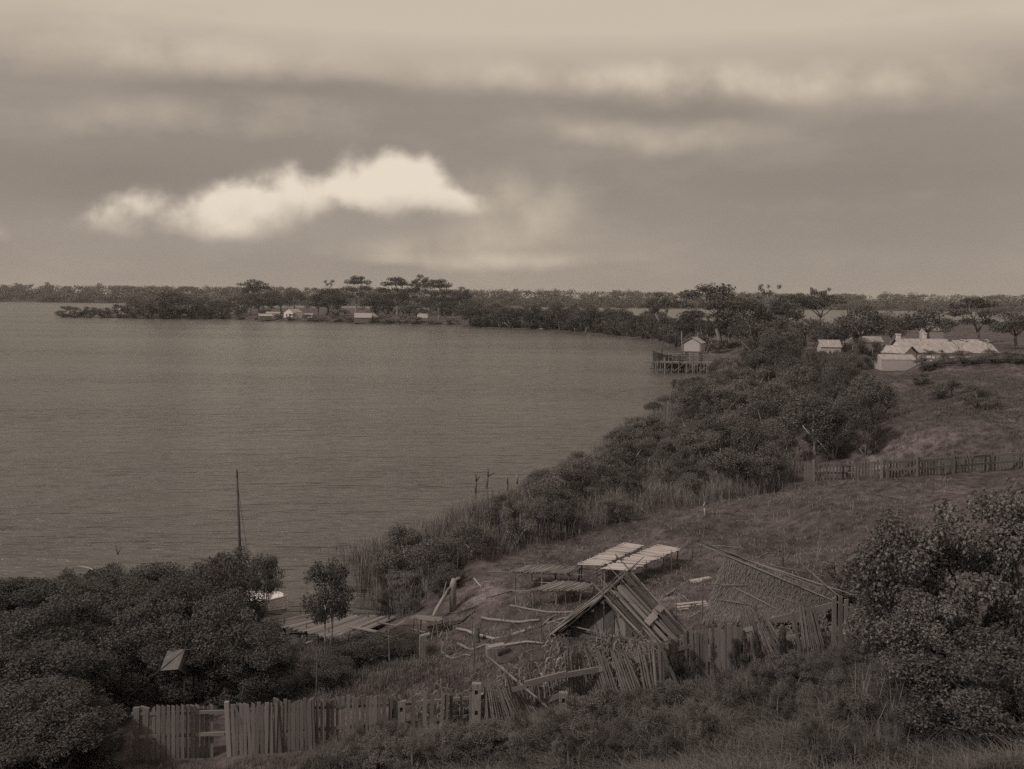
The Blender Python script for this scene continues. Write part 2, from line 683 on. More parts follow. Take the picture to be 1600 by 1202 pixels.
CTRL = []
for px, py, z in [(230, 1185, 1.5), (350, 1180, 1.5), (480, 1170, 1.6), (600, 1155, 1.7), (720, 1140, 2.0), (820, 1120, 2.4), (900, 1100, 2.8), (1030, 1075, 3.5), (1100, 1055, 3.9),
                  (1160, 1040, 4.4), (1240, 1022, 5.0), (1310, 1005, 5.5), (1380, 1000, 5.9), (870, 1006, 3.0), (950, 1008, 3.1), (1020, 1005, 3.4), (1075, 985, 3.5), (900, 905, 2.4),
                  (1000, 890, 2.7), (850, 935, 2.3), (700, 1000, 1.7), (640, 1000, 1.2), (560, 1030, .9), (480, 1015, .5), (1120, 965, 3.7), (1230, 960, 4.4),
                  (1200, 850, 3.2), (1350, 800, 4.6), (1480, 750, 5.2), (1270, 748, 3.2), (1160, 760, 2.6), (1330, 900, 4.9), (1440, 860, 6.0),
                  (1400, 590, 4.2), (1440, 578, 4.3), (1300, 560, 3.0), (1490, 640, 7.0), (1490, 585, 5.2), (1400, 680, 4.2), (1150, 640, 1.5), (1250, 640, 2.2), (900, 780, 1.0), (1050, 720, 1.5)]:
    p = P(px, py, z)
    CTRL.append((p.x, p.y, z))
for px, py, Y in [(750, 1185, 26), (560, 1195, 27), (950, 1180, 25.0), (1150, 1160, 24), (1400, 1150, 22), (1480, 1060, 24.5), (1560, 1100, 22.5), (1250, 1080, 25.8), (1050, 1130, 27), (1500, 560, 150), (1570, 556, 150), (1450, 568, 150), (1404, 580, 152), (1640, 552, 150)]:
    p = W(px, py, Y)
    CTRL.append((p.x, p.y, p.z))
CTRL += [(0, 0, 12.4), (-2, 4, 11.0), (2, 4, 11.0), (-4, 8, 9.3), (0, 8, 9.4), (4, 8, 9.5), (8, 10, 9.4), (-8, 12, 7.5), (0, 15, 6.6), (5, 15, 6.8), (10, 15, 7.2), (-10, 20, 4.0), (-20, 25, 2.0), (-25, 10, 5), (20, 10, 9.5), (18, 26, 6.8), (0, -20, 14),
         (-16, 33, 1.2), (-14, 40, .7), (-25, 38, .8), (25, 45, 7.2), (42, 72, 6.6), (62, 105, 6.2), (80, 178, 4.2), (110, 250, 3.5), (60, 230, 3.0), (90, 330, 2.5), (60, 330, 2), (150, 450, 2.5),
         (40, 420, 1.8), (0, 560, 1.8), (-80, 560, 1.8), (-140, 570, 1.6), (-200, 590, 1.5), (60, 600, 1.8), (0, 750, 1.8), (250, 400, 4), (300, 200, 6), (100, 0, 14), (-100, 0, 6), (-100, 40, 2)]
CT = np.array(CTRL)


def shore_dist(x, y):
    """distance to the shoreline, positive on land"""
    d2 = np.full(x.shape, 1e18)
    inside = np.zeros(x.shape, bool)
    n = len(SH)
    for i in range(n):
        ax, ay = SH[i]
        bx, by = SH[(i + 1) % n]
        dx, dy = bx - ax, by - ay
        t = np.clip(((x - ax) * dx + (y - ay) * dy) / (dx * dx + dy * dy), 0, 1)
        d2 = np.minimum(d2, (x - ax - t * dx) ** 2 + (y - ay - t * dy) ** 2)
        c = ((ay > y) != (by > y)) & (x < (bx - ax) * (y - ay) / (by - ay + 1e-12) + ax)
        inside ^= c
    d = np.sqrt(d2)
    return np.where(inside, d, -d)


def terrain(x, y):
    x = np.asarray(x, float)
    y = np.asarray(y, float)
    num = np.zeros(x.shape)
    den = np.zeros(x.shape)
    for cx, cy, cz in CT:
        s = max(3.0, .05 * cy)
        w = 1.0 / ((x - cx) ** 2 + (y - cy) ** 2 + s * .3) ** 1.9 * (s ** 1.2)
        num += w * cz
        den += w
    zc = num / den
    d = shore_dist(x, y)
    Lw = np.clip(y * .09, 3.5, 14)
    t = np.clip(d / Lw, 0, 1)
    s = t * t * (3 - 2 * t)
    bumps = .10 * np.sin(x * 1.3 + .7 * np.sin(y * .9)) * np.sin(y * 1.1 + x * .4) + .05 * np.sin(x * 3.1 + y * 2.3)
    z = .12 + (zc - .12) * s + bumps * s
    return np.where(d > 0, np.minimum(z, .12 + d * 2.0) * np.clip(d / .6, 0, 1), np.maximum(d * .15, -1.6))


def tz(x, y):
    return float(terrain(np.array([x]), np.array([y]))[0])


_YS = np.exp(np.linspace(math.log(9), math.log(1250), 420))


def G(px, py):
    """ground point seen at photo pixel"""
    u, v = uv(px, py)
    x = u * _YS / F
    z = H - v * _YS / F
    t = np.maximum(terrain(x, _YS), 0)
    below = np.nonzero(z <= t)[0]
    if len(below) == 0:
        Y = 1200.0
    else:
        i = below[0]
        if i == 0:
            Y = _YS[0]
        else:
            a = z[i - 1] - t[i - 1]
            b = t[i] - z[i]
            k = a / (a + b + 1e-9)
            Y = _YS[i - 1] * (1 - k) + _YS[i] * k
    x = u * Y / F
    return Vector((x, Y, max(tz(x, Y), 0.0)))


def build_ground():
    az = np.concatenate([np.linspace(-180, -45, 40)[:-1], np.linspace(-45, 45, 420)[:-1], np.linspace(45, 180, 40)])
    az = np.radians(az)
    rr = np.concatenate([[.5, 2, 4, 6], np.exp(np.linspace(math.log(8), math.log(1300), 330))])
    A, R = np.meshgrid(az, rr)
    X, Y = R * np.sin(A), R * np.cos(A)
    Z = terrain(X.ravel(), Y.ravel())
    V = np.stack([X.ravel(), Y.ravel(), Z], 1)
    na, nr = len(az), len(rr)
    idx = np.arange(na * nr).reshape(nr, na)
    q = np.stack([idx[:-1, :-1], idx[:-1, 1:], idx[1:, 1:], idx[1:, :-1]], -1).reshape(-1, 4)
    me = bpy.data.meshes.new('ground')
    me.from_pydata(V.tolist(), [], q[:, ::-1].tolist())
    me.polygons.foreach_set('use_smooth', [True] * len(me.polygons))
    me.materials.append(M['ground'])
    me.update()
    o = bpy.data.objects.new('ground', me)
    COL.objects.link(o)
    tag(o, 'dry grassy ground of the lake shore and its low spit', kind='structure')
    # lake
    mb = MB()
    mb.add([(-9000, -1500, 0), (9000, -1500, 0), (9000, 8000, 0), (-9000, 8000, 0)], [(0, 1, 2, 3)])
    w = bpy.data.objects.new('lake_water', mb.mesh('lake_water', M['water']))
    COL.objects.link(w)
    tag(w, 'wind-rippled lake water reaching the far shore', kind='structure')


build_ground()


def build_far_land():
    # low land beyond the lake, two banks one behind the other
    xs = np.linspace(-2600, 2600, 140)
    mb = MB()

    def front(x):
        return 1620 + 60 * math.sin(x / 260.0) + 30 * math.sin(x / 90.0 + 1)
    prof = [(0, -.5), (12, 1.5), (120, 4), (500, 9), (1600, 14), (2600, 10)]
    vs, fs = [], []
    for x in xs:
        for d, z in prof:
            k = 1 + .12 * math.sin(x / 400.0 + d / 300)
            vs.append((x * (1 + d / 1620.0), front(x) + d, z * k))
    n = len(prof)
    for i in range(len(xs) - 1):
        for j in range(n - 1):
            fs.append((i * n + j, (i + 1) * n + j, (i + 1) * n + j + 1, i * n + j + 1))
    mb.add(vs, fs)
    o = bpy.data.objects.new('far_shore_terrain', mb.mesh('far_shore_terrain', M['ground'], smooth=True))
    COL.objects.link(o)
    tag(o, 'low wooded land along the far side of the lake', kind='structure')
    # the wood on it: one mass of crowns
    r = np.random.default_rng(3)
    cents, rads = [], []
    for row, (dd, n_, h) in enumerate(((6, 620, 12), (45, 520, 15), (160, 420, 19), (420, 420, 21), (800, 420, 23))):
        for i in range(n_):
            x = r.uniform(-1250, 1250)
            d = dd + r.uniform(-8, 25)
            k = 1 + d / 1620.0
            z0 = np.interp(d, [p_[0] for p_ in prof], [p_[1] for p_ in prof])
            hh = h * r.uniform(.88, 1.06)
            if r.random() < .05:
                hh *= 1.2
            rx = r.uniform(7, 14)
            cents.append((x * k, front(x) + d, z0 + hh - rx * .4))
            rads.append((rx, rx, rx * .45))
            if r.random() < .8:
                cents.append((x * k + r.uniform(-4, 4), front(x) + d - 2, z0 + hh * .40))
                rads.append((rx * 1.2, rx, hh * .45))
    V = leaf_cloud(np.array(cents), np.array(rads), 60, 2.4, .85, r)
    o = bpy.data.objects.new('far_forest', quads_mesh('far_forest', V, M['leaf_forest']))
    COL.objects.link(o)
    tag(o, 'far-off continuous forest along the opposite shore of the lake', 'forest', kind='stuff')


def leaf_cloud(cents, rads, n_per, size, aspect, r, droop=0.0, up=.4):
    """diamond leaves spread through ellipsoids; returns (n,4,3)"""
    cents = np.asarray(cents, float)
    rads = np.asarray(rads, float)
    if rads.ndim == 1:
        rads = np.repeat(rads[:, None], 3, 1)
    if np.isscalar(n_per):
        n_per = np.full(len(cents), n_per)
    idx = np.repeat(np.arange(len(cents)), n_per)
    n = len(idx)
    d = r.normal(size=(n, 3))
    d /= np.linalg.norm(d, axis=1, keepdims=True)
    rad = r.random(n) ** .42
    p = cents[idx] + d * rads[idx] * rad[:, None]
    # leaf normal: outward + random
    nrm = d * .6 + r.normal(size=(n, 3)) * .8
    nrm[:, 2] += up
    nrm /= np.linalg.norm(nrm, axis=1, keepdims=True)
    t = np.cross(nrm, r.normal(size=(n, 3)))
    t[:, 2] -= droop
    t -= nrm * (t * nrm).sum(1, keepdims=True)
    t /= np.linalg.norm(t, axis=1, keepdims=True) + 1e-9
    b = np.cross(nrm, t)
    s = size * r.uniform(.6, 1.35, n)[:, None]
    a = t * s
    bb = b * s * aspect * .5
    return np.stack([p - a * .5, p - a * .05 + bb, p + a * .5, p - a * .05 - bb], 1)


build_far_land()


# ------------------------------------------------------------------ trees
def limb(mb, a, b, r0, r1, r, bend=.12, seg=4, sides=5):
    a, b = Vector(a), Vector(b)
    l = (b - a).length
    pts, rad = [], []
    o1 = Vector((r.uniform(-1, 1), r.uniform(-1, 1), r.uniform(.1, 1))) * l * bend
    for i in range(seg + 1):
        t = i / seg
        pts.append(a.lerp(b, t) + o1 * math.sin(math.pi * t) + Vector((r.uniform(-1, 1), r.uniform(-1, 1), 0)) * l * .02 * (0 < i < seg))
        rad.append(r0 + (r1 - r0) * t)
    mb.tube(pts, rad, sides)


def proto_tree(kind, seed, leaf_key, leaf, n_leaf, bark_key):
    """unit-ish trees: height 1, crown radius about .5; returns (trunk mesh, crown mesh)"""
    r = random.Random(seed)
    nr = np.random.default_rng(seed)
    cl, rd = [], []
    mb = MB()
    lean = Vector((r.uniform(-.05, .05), r.uniform(-.05, .05), 0))
    if kind == 'round':
        fork = r.uniform(.22, .32)
        n = r.randint(12, 16)
        for i in range(n):
            a = i * 2.4 + r.uniform(-.3, .3)
            q = math.sqrt((i + .5) / n)
            rr = .36 * q
            z = .80 - .38 * q ** 2 + r.uniform(-.1, .06)
            cl.append((rr * math.cos(a), rr * math.sin(a), z))
            k = r.uniform(.12, .19)
            rd.append((k, k, k * r.uniform(.55, .8)))
        for i in range(5):
            a = r.uniform(0, 6.28)
            cl.append((.25 * math.cos(a), .25 * math.sin(a), r.uniform(.42, .6)))
            rd.append((.15, .15, .1))
    elif kind == 'umbrella':
        fork = r.uniform(.3, .4)
        n = r.randint(11, 14)
        for i in range(n):
            a = i * 2.4 + r.uniform(-.3, .3)
            q = math.sqrt((i + .5) / n)
            rr = .42 * q
            z = .92 - .2 * q ** 2 + r.uniform(-.05, .04)
            cl.append((rr * math.cos(a), rr * math.sin(a), z))
            k = r.uniform(.10, .15)
            rd.append((k, k, k * .38))
        for i in range(r.randint(6, 9)):
            a = r.uniform(0, 6.28)
            q = r.uniform(.1, .36)
            cl.append((q * math.cos(a), q * math.sin(a), r.uniform(.58, .82)))
            k = r.uniform(.10, .16)
            rd.append((k, k, k * r.uniform(.4, .6)))
    elif kind == 'tiered':
        fork = r.uniform(.28, .36)
        for (z, R, n) in ((.95, .16, 4), (.83, .30, 6), (.68, .42, 8), (.52, .40, 6)):
            for i in range(n):
                a = i * 6.283 / n + r.uniform(-.4, .4)
                rr = R * r.uniform(.35, 1.0)
                cl.append((rr * math.cos(a), rr * math.sin(a), z + r.uniform(-.04, .03)))
                k = r.uniform(.09, .15)
                rd.append((k, k, k * .5))
    elif kind == 'open':
        fork = r.uniform(.4, .5)
        for i in range(9):
            a = i * 2.4 + r.uniform(-.4, .4)
            rr = r.uniform(.1, .44)
            cl.append((rr * math.cos(a), rr * math.sin(a), r.uniform(.8, .97)))
            k = r.uniform(.06, .11)
            rd.append((k, k, k * .45))
    elif kind == 'scrub':           # leafy nearly to the ground, many stems
        fork = .06
        n = r.randint(20, 26)
        for i in range(n):
            a = i * 2.4 + r.uniform(-.4, .4)
            z = r.uniform(.12, .9)
            rr = .42 * math.sqrt(max(.05, 1 - ((z - .4) / .58) ** 2)) * r.uniform(.35, 1.0)
            cl.append((rr * math.cos(a), rr * math.sin(a), z))
            k = r.uniform(.10, .17)
            rd.append((k, k, k * r.uniform(.6, 1.0)))
    elif kind == 'lollipop':       # slim stems, one bushy head
        fork = .34
        n = 44
        for i in range(n):
            a = i * 2.4 + r.uniform(-.4, .4)
            z = r.uniform(.40, .93)
            rr = .40 * math.sqrt(max(.05, 1 - ((z - .66) / .32) ** 2)) * r.uniform(.3, 1.0)
            cl.append((rr * math.cos(a), rr * math.sin(a), z))
            k = r.uniform(.09, .15)
            rd.append((k, k, k * r.uniform(.7, 1.0)))
    cl = [tuple(Vector(c) + lean * c[2] * 2) for c in cl]
    # wood
    if kind == 'scrub':
        for i in range(7):
            a = r.uniform(0, 6.28)
            base = Vector((.04 * math.cos(a), .04 * math.sin(a), -.03))
            c = Vector(cl[(i * 3) % len(cl)])
            limb(mb, base, c, .022, .006, r, .15)
    elif kind == 'lollipop':
        for i in range(3):
            base = Vector((r.uniform(-.06, .06), r.uniform(-.06, .06), -.03))
            top = Vector((base.x * .5 + r.uniform(-.05, .05), base.y, r.uniform(.5, .62)))
            limb(mb, base, top, .018, .010, r, .05)
            for j in range(4):
                limb(mb, top, cl[r.randrange(len(cl))], .009, .003, r, .1, 3, 4)
    else:
        tr = .030 if kind != 'open' else .018
        f = Vector((lean.x, lean.y, fork))
        limb(mb, (0, 0, -.03), f, tr, tr * .75, r, .05, 4, 7)
        nl = r.randint(4, 6)
        heads = []
        for i in range(nl):
            a = i * 6.283 / nl + r.uniform(-.4, .4)
            hd = f + Vector((math.cos(a) * r.uniform(.10, .2), math.sin(a) * r.uniform(.10, .2), r.uniform(.14, .3)))
            limb(mb, f, hd, tr * .55, tr * .3, r, .1, 4, 5)
            heads.append(hd)
        for c in cl:
            c = Vector(c)
            hd = min(heads, key=lambda q: (q - c).length)
            limb(mb, hd, c, tr * .28, tr * .1, r, .14, 3, 4)
    rd = np.array(rd)
    vol = rd.prod(1) ** .62
    npl = np.maximum(8, (n_leaf * vol / vol.sum())).astype(int)
    V = leaf_cloud(np.array(cl), rd, npl, leaf, .62, nr)
    # stray sprigs that break the outline
    k = max(10, len(cl) * 2)
    pick = nr.integers(0, len(cl), k)
    d = nr.normal(size=(k, 3))
    d /= np.linalg.norm(d, axis=1, keepdims=True)
    sc = np.array(cl)[pick] + d * rd[pick] * 1.08
    V2 = leaf_cloud(sc, rd[pick] * .24, max(4, n_leaf // (k * 12)), leaf * .9, .6, nr)
    V = np.concatenate([V, V2])
    return (mb.mesh('trunk', M[bark_key], smooth=True), quads_mesh('crown', V, M[leaf_key]))


PROTO = {}
for i in range(4):
    PROTO[('round', i)] = proto_tree('round', 100 + i, 'leaf_far', .030, 4600, 'bark')
    PROTO[('umbrella', i)] = proto_tree('umbrella', 200 + i, 'leaf_far', .028, 3400, 'bark')
for i in range(3):
    PROTO[('tiered', i)] = proto_tree('tiered', 300 + i, 'leaf_far', .028, 4600, 'bark')
    PROTO[('open', i)] = proto_tree('open', 400 + i, 'leaf_far', .030, 700, 'bark')
for i in range(4):
    PROTO[('farscrub', i)] = proto_tree('scrub', 500 + i, 'leaf_far', .042, 2600, 'bark')
    PROTO[('scrub', i)] = proto_tree('scrub', 600 + i, 'leaf_mid', .024, 10000, 'bark')
    PROTO[('darkscrub', i)] = proto_tree('scrub', 650 + i, 'leaf_dark', .023, 11000, 'bark')
for i in range(3):
    PROTO[('midtree', i)] = proto_tree('round', 700 + i, 'leaf_mid', .024, 9000, 'bark')
    PROTO[('near', i)] = proto_tree('scrub', 800 + i, 'leaf_near', .021, 17000, 'bark_dark')
PROTO[('nearhead', 0)] = proto_tree('round', 850, 'leaf_near', .020, 17000, 'bark_dark')
PROTO[('nearhead', 1)] = proto_tree('round', 851, 'leaf_near', .020, 17000, 'bark_dark')
PROTO[('sapling', 0)] = proto_tree('lollipop', 861, 'leaf_near', .026, 9000, 'bark')
for i in range(3):
    PROTO[('broad', i)] = proto_tree('scrub', 870 + i, 'leaf_big', .024, 15000, 'bark_dark')
NV = {}
for k in PROTO:
    NV[k[0]] = max(NV.get(k[0], 0), k[1] + 1)


def tree(name, kind, base, height, width, label, cat, group=None, var=None, rot=None, tilt=0.0):
    i = random.randrange(NV[kind]) if var is None else var % NV[kind]
    tm, cm = PROTO[(kind, i)]
    o = thing(name, base, label, cat, group)
    o.rotation_euler = (tilt * random.uniform(-1, 1), tilt * random.uniform(-1, 1), random.uniform(0, 6.28) if rot is None else rot)
    o.scale = (width, width, height)
    for nm, me in (('trunk', tm), ('crown', cm)):
        c = bpy.data.objects.new(nm, me)
        COL.objects.link(c)
        c.parent = o
    return o


def tree_px(name, kind, px, base_py, top_py, w_px, label, cat='tree', group=None, var=None, Y=None):
    if Y is None:
        b = G(px, base_py)
    else:
        b = W(px, base_py, Y)
        b.z = max(0, tz(b.x, b.y))
    top = W(px, top_py, b.y).z
    h = max(1.0, top - b.z)
    return tree(name, kind, b, h, (1.18 if kind == 'near' else 1) * max(w_px, 6) * b.y / F * (1.2 if b.y > 250 else 1.06), label, cat, group, var, tilt=.16 if kind == 'near' else .05)


# ---- gum trees on the spit, near end of the view to its tip
SPIT = 'gum trees on the spit'
for spec in [
    ('gum_tree', 'round', 275, 497, 446, 84, 'broad round dark gum rising over the low bushes near the spit tip'),
    ('gum_tree', 'umbrella', 390, 491, 435, 50, 'flat umbrella-crowned gum, tallest tree between spit tip and white cottage'),
    ('gum_tree', 'round', 392, 493, 452, 48, 'rounded gum in front of the umbrella-crowned gum left of the white cottage'),
    ('gum_tree', 'round', 422, 487, 450, 40, 'round gum directly behind the white cottage lean-to'),
    ('gum_tree', 'round', 462, 486, 448, 44, 'round gum directly behind the white gabled cottage'),
    ('gum_tree', 'round', 510, 493, 442, 62, 'wide dark gum standing in the open just right of the white cottage'),
    ('gum_tree', 'open', 514, 490, 436, 20, 'thin-crowned gum poking above the wide gum right of the white cottage'),
    ('gum_tree', 'tiered', 556, 491, 432, 52, 'tall layered gum with small flat top behind the waterside shed'),
    ('gum_tree', 'round', 588, 493, 451, 46, 'low round gum between the layered gum and the tallest spit gums'),
    ('gum_tree', 'tiered', 622, 494, 434, 58, 'spreading gum with twin flat tops in the tallest group on the spit'),
    ('gum_tree', 'umbrella', 658, 492, 429, 36, 'slender umbrella-topped gum, highest crown of the whole spit'),
    ('gum_tree', 'tiered', 686, 499, 437, 64, 'ragged layered gum right of the highest umbrella-topped gum'),
    ('gum_tree', 'umbrella', 722, 500, 448, 34, 'small umbrella gum ending the tallest group on the spit'),
    ('gum_tree', 'round', 650, 503, 470, 50, 'leaning gum with pale trunks at the water edge below the tallest group'),
    ('gum_tree', 'round', 735, 509, 472, 52, 'dense gum at the water edge right of the tallest group'),
    ('gum_tree', 'umbrella', 874, 517, 470, 28, 'small umbrella tree with bright water behind it midway along the spit'),
    ('gum_tree', 'round', 915, 520, 470, 46, 'rounded shore gum midway between small umbrella tree and boathouse'),
    ('gum_tree', 'umbrella', 1034, 531, 457, 50, 'lone umbrella gum with bare trunk against the back water near boathouse'),
    ('gum_tree', 'round', 1082, 541, 474, 66, 'rounded gum on the shore just behind the boathouse'),
    ('gum_tree', 'tiered', 1124, 546, 445, 124, 'big spreading gum, the largest dark crown behind the boathouse'),
    ('gum_tree', 'round', 1170, 541, 452, 100, 'dense gum joined to the big spreading gum on its right'),
    ('gum_tree', 'open', 1196, 536, 444, 36, 'thin lacy-crowned gum standing above the dense crowns'),
    ('gum_tree', 'round', 1222, 534, 458, 80, 'leafy gum left of the twin flat-topped gums'),
    ('gum_tree', 'umbrella', 1248, 523, 456, 64, 'left of the twin flat-topped gums with bare limbs against the water'),
    ('gum_tree', 'umbrella', 1278, 519, 455, 76, 'right of the twin flat-topped gums with bare limbs against the water'),
    ('gum_tree', 'open', 1276, 517, 445, 32, 'small flat lacy crown above the twin flat-topped gums'),
    ('gum_tree', 'round', 1344, 553, 460, 100, 'large dense gum standing between pale shed roof and pale farmhouse'),
    ('gum_tree', 'round', 1392, 548, 482, 54, 'smaller gum next to the farmhouse chimney'),
    ('gum_tree', 'round', 1452, 541, 474, 96, 'wide domed gum rising behind the long pale farmhouse roof'),
    ('gum_tree', 'tiered', 1530, 540, 466, 90, 'layered gum behind the far end of the farmhouse'),
    ('gum_tree', 'round', 1590, 545, 478, 80, 'gum at the edge of view beyond the farmhouse'),
]:
    nm, kd, px, b, t, w, lab = spec
    tree_px(nm, kd, px, b, t, w, lab, 'tree', SPIT)

# bushes on the spit
rr = random.Random(21)
for (px, t), nth in zip([(100, 477), (118, 479), (140, 475), (163, 477), (188, 474), (210, 474), (232, 473), (258, 478), (300, 474), (322, 475), (345, 473)], ['nearest the tip', 'second from the tip', 'third from the tip', 'fourth from the tip', 'fifth from the tip', 'sixth from the tip', 'seventh from the tip', 'eighth from the tip', 'ninth from the tip', 'tenth from the tip', 'last of the row']):
    tree_px('waterside_bush', 'farscrub', px, 496 + rr.uniform(-.5, .8) + (px - 100) * .012, t, 30, 'low dark bush lining the water of the spit, ' + nth, 'bush', 'bushes at the spit tip')
for i in range(34):
    px = 745 + i * 9.3 + rr.uniform(-4, 4)
    y = np.interp(px, [700, 870, 930, 1000, 1060], [509.5, 516, 521.5, 529, 539])
    tree_px('shore_bush', 'farscrub', px, y - rr.uniform(.6, 3), y - rr.uniform(26, 42), rr.uniform(26, 40), 'dark bush in the continuous belt along the spit shore', 'bush', 'bushes along the spit shore')
for i in range(16):
    px = 330 + i * 25 + rr.uniform(-7, 7)
    y = np.interp(px, [300, 440, 550, 700], [497.5, 501, 504, 508])
    tree_px('bank_bush', 'farscrub', px, y - rr.uniform(.5, 2), y - rr.uniform(7, 13), rr.uniform(18, 30), 'small low bush on the bank below the spit cottages', 'bush', 'bushes below the spit cottages')
for i in range(16):
    px = 700 + i * 22 + rr.uniform(-7, 7)
    tree_px('shore_gum', 'round', px, np.interp(px, [700, 1050], [500, 519]) + rr.uniform(-3, 3), np.interp(px, [700, 800, 1050], [466, 473, 482]) + rr.uniform(-5, 5), rr.uniform(36, 52),
            'dense gum crowding the middle of the spit behind the shore bushes', 'tree', 'gums filling the middle of the spit')
for i in range(15):
    px = 1055 + i * 22 + rr.uniform(-8, 8)
    y = np.interp(px, [1050, 1150, 1250, 1400], [544, 551, 547, 546]) + rr.uniform(-6, 6)
    tree_px('understorey_tree', 'round' if i % 2 else 'farscrub', px, y, y - rr.uniform(34, 62), rr.uniform(44, 66), 'low tree in the dark belt beneath the tall gums behind the boathouse', 'tree', 'low trees beneath the tall gums')
for px, t, w in [(352, 466, 40), (374, 462, 44), (410, 464, 40), (440, 458, 44), (496, 462, 40), (527, 460, 44), (586, 462, 44), (606, 458, 40), (634, 456, 46), (672, 456, 44), (702, 460, 44), (730, 462, 46), (640, 474, 40), (690, 474, 44)]:
    tree_px('spit_tree', 'farscrub' if px % 4 else 'round', px, 492.5 + rr.uniform(-2, 2), t, w, 'dark tree massed behind the cottages in the middle of the spit', 'tree', 'trees massed behind the spit cottages')
for i in range(9):
    px = 205 + i * 18 + rr.uniform(-5, 5)
    tree_px('tip_tree', 'farscrub', px, 493 + rr.uniform(-1, 1), rr.uniform(462, 474), rr.uniform(34, 46), 'dense low tree behind the bushes near the spit tip', 'tree', 'low trees near the spit tip')
tree_px('round_bush', 'darkscrub', 1205, 545, 500, 46, 'rounded very dark bush below the lacy-crowned gum', 'bush')
for (px, b, t, w), nth in zip([(1500, 560, 528, 40), (1545, 562, 530, 44), (1442, 566, 538, 40), (1462, 572, 545, 36)], ['third from the farm shed', 'furthest from the farm shed', 'nearest the farm shed', 'second from the farm shed']):
    tree_px('garden_tree', 'open', px, b, t, w, 'thin sparse tree in front of the farmhouse, ' + nth, 'tree', 'thin trees in front of the farmhouse')


for px, b, t, w, lab in [(1446, 578, 558, 40, 'shrub at the corner of the front farm shed'), (1462, 572, 548, 50, 'shrub in front of the farmhouse wall, nearer the shed'), (1505, 568, 547, 56, 'shrub in front of the middle farmhouse wall'),
                         (1552, 566, 546, 50, 'shrub in front of the farmhouse wall further out'), (1590, 566, 544, 50, 'shrub before the far farmhouse wall'), (1478, 622, 588, 60, 'broad scrub patch on the hillside below the farmhouse'),
                         (1530, 640, 600, 70, 'scrub patch on the hillside at the edge of view'), (1440, 600, 582, 40, 'small scrub patch just below the farm shed')]:
    tree_px('hillside_shrub', 'scrub', px, b, t, w, lab, 'shrub')

# ------------------------------------------------------------------ thicket between lake and clearing
def scatter(poly, n, seed, mind):
    r = random.Random(seed)
    pts = []
    xs = [p_[0] for p_ in poly]
    ys = [p_[1] for p_ in poly]

    def ins(x, y):
        c = False
        for i in range(len(poly)):
            (ax, ay), (bx, by) = poly[i], poly[i - 1]
            if (ay > y) != (by > y) and x < (bx - ax) * (y - ay) / (by - ay) + ax:
                c = not c
        return c
    for _ in range(n * 40):
        if len(pts) >= n:
            break
        x, y = r.uniform(min(xs), max(xs)), r.uniform(min(ys), max(ys))
        if ins(x, y) and all((x - a) ** 2 + (y - b) ** 2 > mind * mind for a, b in pts):
            pts.append((x, y))
    return pts


def gpoly(pxs):
    return [tuple(G(x, y).xy) for x, y in pxs]


OPEN_VIEWS = [(1272, 1318, 548, 190), (1368, 1440, 580, 150), (1008, 1100, 588, 205), (1100, 1142, 558, 205)]


def cap_height(x, y, h, w):
    """trees stay low where the buildings behind them are seen over them"""
    z = tz(x, y)
    px = CX + F * x / y
    hw = w * F / y * .45
    for a, b, lim, yo in OPEN_VIEWS:
        if y < yo and px + hw > a and px - hw < b:
            ztop = H - (lim - CY - .0105 * (px - CX)) * y / F
            h = min(h, max(.5, ztop - z))
    return h


rr = random.Random(33)
# near low scrub (shore to clearing)
A1 = gpoly([(612, 962), (600, 905), (690, 856), (790, 818), (868, 786), (940, 738), (1010, 682), (1080, 690), (1110, 780), (1000, 806), (900, 838), (800, 862), (735, 890), (690, 935), (640, 968)])
for x, y in scatter(A1, 110, 5, 1.0):
    k = np.interp(y, [44, 60, 90], [.8, 1.0, 1.25])
    h = rr.choice([rr.uniform(.8, 1.5), rr.uniform(1.3, 2.2), rr.uniform(1.8, 3.2)]) * k
    tree('shrub', rr.choice(['scrub', 'scrub', 'darkscrub', 'midtree', 'sapling']), (x, y, tz(x, y)), h, h * rr.uniform(.8, 1.5), 'low scrubby bush in the thicket between lake reeds and the clearing', 'shrub', 'bushes of the shore thicket')
# taller dark trees further along
A2 = gpoly([(1080, 690), (1045, 636), (1075, 608), (1120, 590), (1200, 575), (1300, 568), (1365, 575), (1372, 640), (1372, 712), (1262, 722), (1240, 745), (1160, 775), (1110, 780)])
for x, y in scatter(A2, 170, 6, 1.9):
    h = rr.choice([rr.uniform(2.4, 4.0), rr.uniform(3.4, 6.2)]) * np.interp(x, [10, 40], [.75, 1.15])
    h = cap_height(x, y, h, h)
    tree('thicket_tree', rr.choice(['scrub', 'darkscrub', 'darkscrub', 'midtree']), (x, y, tz(x, y)), h, h * rr.uniform(.6, 1.25), 'tea-tree in the tall dark thicket between jetty and paling fence', 'tree', 'trees of the tall thicket')
for px, y0, w, t, lab in [(1355, 712, 60, 612, 'tall dark tree ending the thicket beside the grassy track'), (1300, 718, 70, 630, 'dense dark tree directly behind the start of the paling fence'),
                          (1340, 640, 50, 572, 'dark tree at the thicket edge below the pale farm shed')]:
    tree_px('edge_tree', 'darkscrub', px, y0, t, w, lab, 'tree')
tree_px('dark_round_bush', 'darkscrub', 1057, 612, 592, 26, 'small very dark round bush at the water edge below the jetty', 'bush')
